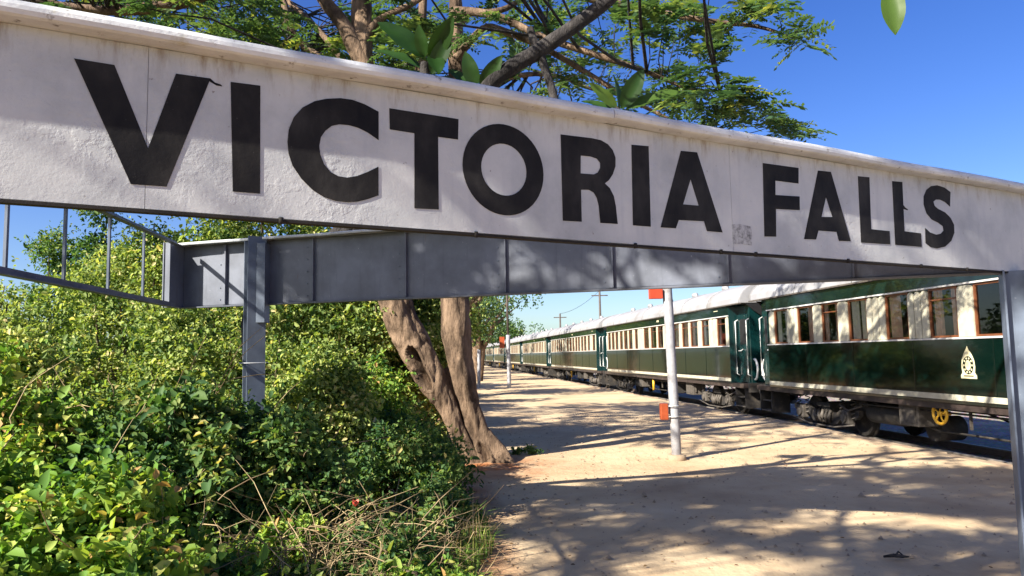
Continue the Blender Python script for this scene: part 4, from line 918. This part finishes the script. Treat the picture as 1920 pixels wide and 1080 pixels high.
fbranch([F7(1145, -5), F7(1300, -150), F7(1500, -170), F7(1640, -100), F7(1668, -25)], [.06, .05, .04, .03, .022], 7)
def big_leaf(base, tip, width, face, rnd_, droop=.03):
    b = Vector(base) - FO; t = Vector(tip) - FO; d_ = t - b; L = d_.length; D = d_.normalized(); N = Vector(face).normalized(); S = D.cross(N).normalized(); N = S.cross(D)
    m = MB(); n = 9; vs = []
    for i in range(n):
        q = i / (n - 1); wq = width * L * (math.sin(math.pi * q ** .85) ** .75 * .5 + .012)
        c = b + D * L * q + N * (droop * L * math.sin(math.pi * q))
        vs.append([m.bm.verts.new(c + S * (wq * k_ / 2) + N * (abs(k_) * wq * .16 + .012 * L * math.sin(q * 14 + k_))) for k_ in (-2, -1, 0, 1, 2)])
    for i in range(n - 1):
        for k_ in range(4): f = m.bm.faces.new((vs[i][k_], vs[i][k_ + 1], vs[i + 1][k_ + 1], vs[i + 1][k_])); f.smooth = True
    lf = m.build('leaf', MAT['lf_big'], fr)
    a_ = lf.data.attributes.new('rnd', 'FLOAT', 'FACE'); a_.data.foreach_set('value', np.full(len(lf.data.polygons), rnd_, dtype=np.float32))
for (bx0, by0, tx, ty, wd_, fc, rn, dY) in ((795, 108, 708, 42, .42, (.1, -.9, .5), .2, -.1), (797, 108, 785, 45, .42, (-.3, -1, .1), .35, -.15), (806, 112, 850, 30, .40, (.4, -1, 0), .5, -.2), (808, 140, 845, 62, .38, (.2, -1, .1), .15, -.1),
        (790, 128, 702, 95, .34, (.1, -.6, .8), .3, .1), (793, 135, 740, 150, .34, (0, -.6, .8), .5, .2), (830, 145, 862, 160, .3, (0, -1, .3), .6, 0), (812, 105, 822, 140, .45, (.3, -1, .1), .1, -.25),
        (893, 165, 872, 96, .44, (-.2, -1, .1), .2, -.1), (900, 166, 942, 103, .38, (.3, -1, .1), .45, -.1), (890, 168, 840, 130, .34, (0, -.8, .6), .4, .1), (905, 168, 985, 130, .3, (.2, -.7, .7), .7, .15),
        (1158, 206, 1104, 155, .32, (-.4, -.8, .5), .9, -.1), (1160, 204, 1150, 140, .3, (.8, -.6, .2), .8, .1), (1165, 204, 1207, 128, .40, (.2, -1, .2), .3, -.1), (1175, 205, 1288, 172, .30, (0, -.8, .7), .75, -.05), (1150, 208, 1090, 190, .3, (0, -.7, .7), .5, .1),
        (1668, -25, 1679, 66, .44, (-.3, -1, .1), .8, 0), (1668, -25, 1600, -70, .4, (0, -.8, .5), .5, .1), (1668, -25, 1740, -60, .4, (0, -.8, .5), .4, .1), (1668, -25, 1690, -110, .4, (0, -.8, .3), .6, .1)):
    big_leaf(F7(bx0, by0), F7(tx, ty, 7.4 + dY), wd_, fc, rn)

# trees along the far platform
LF = MAT['lf_feather']
def far_tree(c, h, R_, n, mat, label, seed, ll=.22, limbs=7):
    o = empty('roadside_tree', c); tag(o, label, 'tree', 'trees along the far platform'); m = MB(); tops = []
    for j in range(limbs):
        a = j * 6.283 / limbs + seed; e = Vector((math.cos(a) * R_ * .7, math.sin(a) * R_ * .7, h * RNG.uniform(.6, .9)))
        m.tube([(0, 0, 0), (e.x * .1, e.y * .1, h * .28), (e.x * .5, e.y * .5, h * .5), e], [h * .035, h * .028, h * .015, h * .005], 7, False); tops.append(e)
    m.build('trunk', MAT['bark'], o)
    LB2 = np.array([(tops[RNG.integers(limbs)] * RNG.uniform(.4, 1.1)).to_tuple() for _ in range(34)]) + RNG.normal(size=(34, 3)) * R_ * .18; LB2[:, 2] = np.clip(LB2[:, 2] + h * .12, h * .42, h)
    k = RNG.integers(0, 34, n); d = rv(n); P = LB2[k] + d * R_ * .24 * RNG.uniform(.5, 1.1, (n, 1))
    V, Q, R2 = leaves(P, d * .5 + rv(n), d * .6 + rv(n) * .6 + np.array([0, 0, .5]), ll * RNG.uniform(.6, 1.3, n), .55, np.clip(RNG.beta(2, 2.4, n), 0, 1))
    tag(link('crown', np_mesh('crown', V, Q, R2), mat, o), kind='stuff')
far_tree((-2.6, 30, 0), 7.2, 3.0, 7000, LY, 'spreading tree with bare forked limbs just right of the trunk, beyond the hedge', .3, .17)
far_tree((-2.2, 48, 0), 7.5, 3.6, 5000, MAT['lf_feather'], 'thin crowned tree leaning over the far platform behind the farther white post', 1.2, .2)
far_tree((-6.5, 66, 0), 8, 4.5, 5000, LY, 'rounded tree far down the platform where the train disappears', 2.2, .28)
far_tree((-9., 95, 0), 9, 6, 4000, LD, 'dark distant tree at the end of the platform', .9, .4)
far_tree((-13, 150, 0), 10, 9, 4000, LY, 'pale distant tree beyond the tail of the train', 1.9, .6)
far_tree((-3, 190, 0), 10, 9, 4000, LD, 'dark faraway tree straight behind the tail of the train', 2.9, .6)
for k_, (x_, y_, h_, R0, mt_, lb_) in enumerate(((-7.5, 24, 5.5, 2.8, LD, 'dark tree behind the hedge, hidden by the boards'), (-8.5, 35, 6.5, 3.4, LY, 'tree well behind the hedge beside the far platform'), (-9.5, 50, 7, 4, LD, 'dark tree beyond the thin crowned tree'),
        (-12, 80, 8, 5, LY, 'yellow green tree left of the vanishing platform'), (-15, 118, 9, 7, LD, 'dark tree beyond the yellow green one at the platform end'))):
    far_tree((x_, y_, 0), h_, R0, 4200, mt_, lb_, k_ * .7 + .4, .26 + .06 * k_)
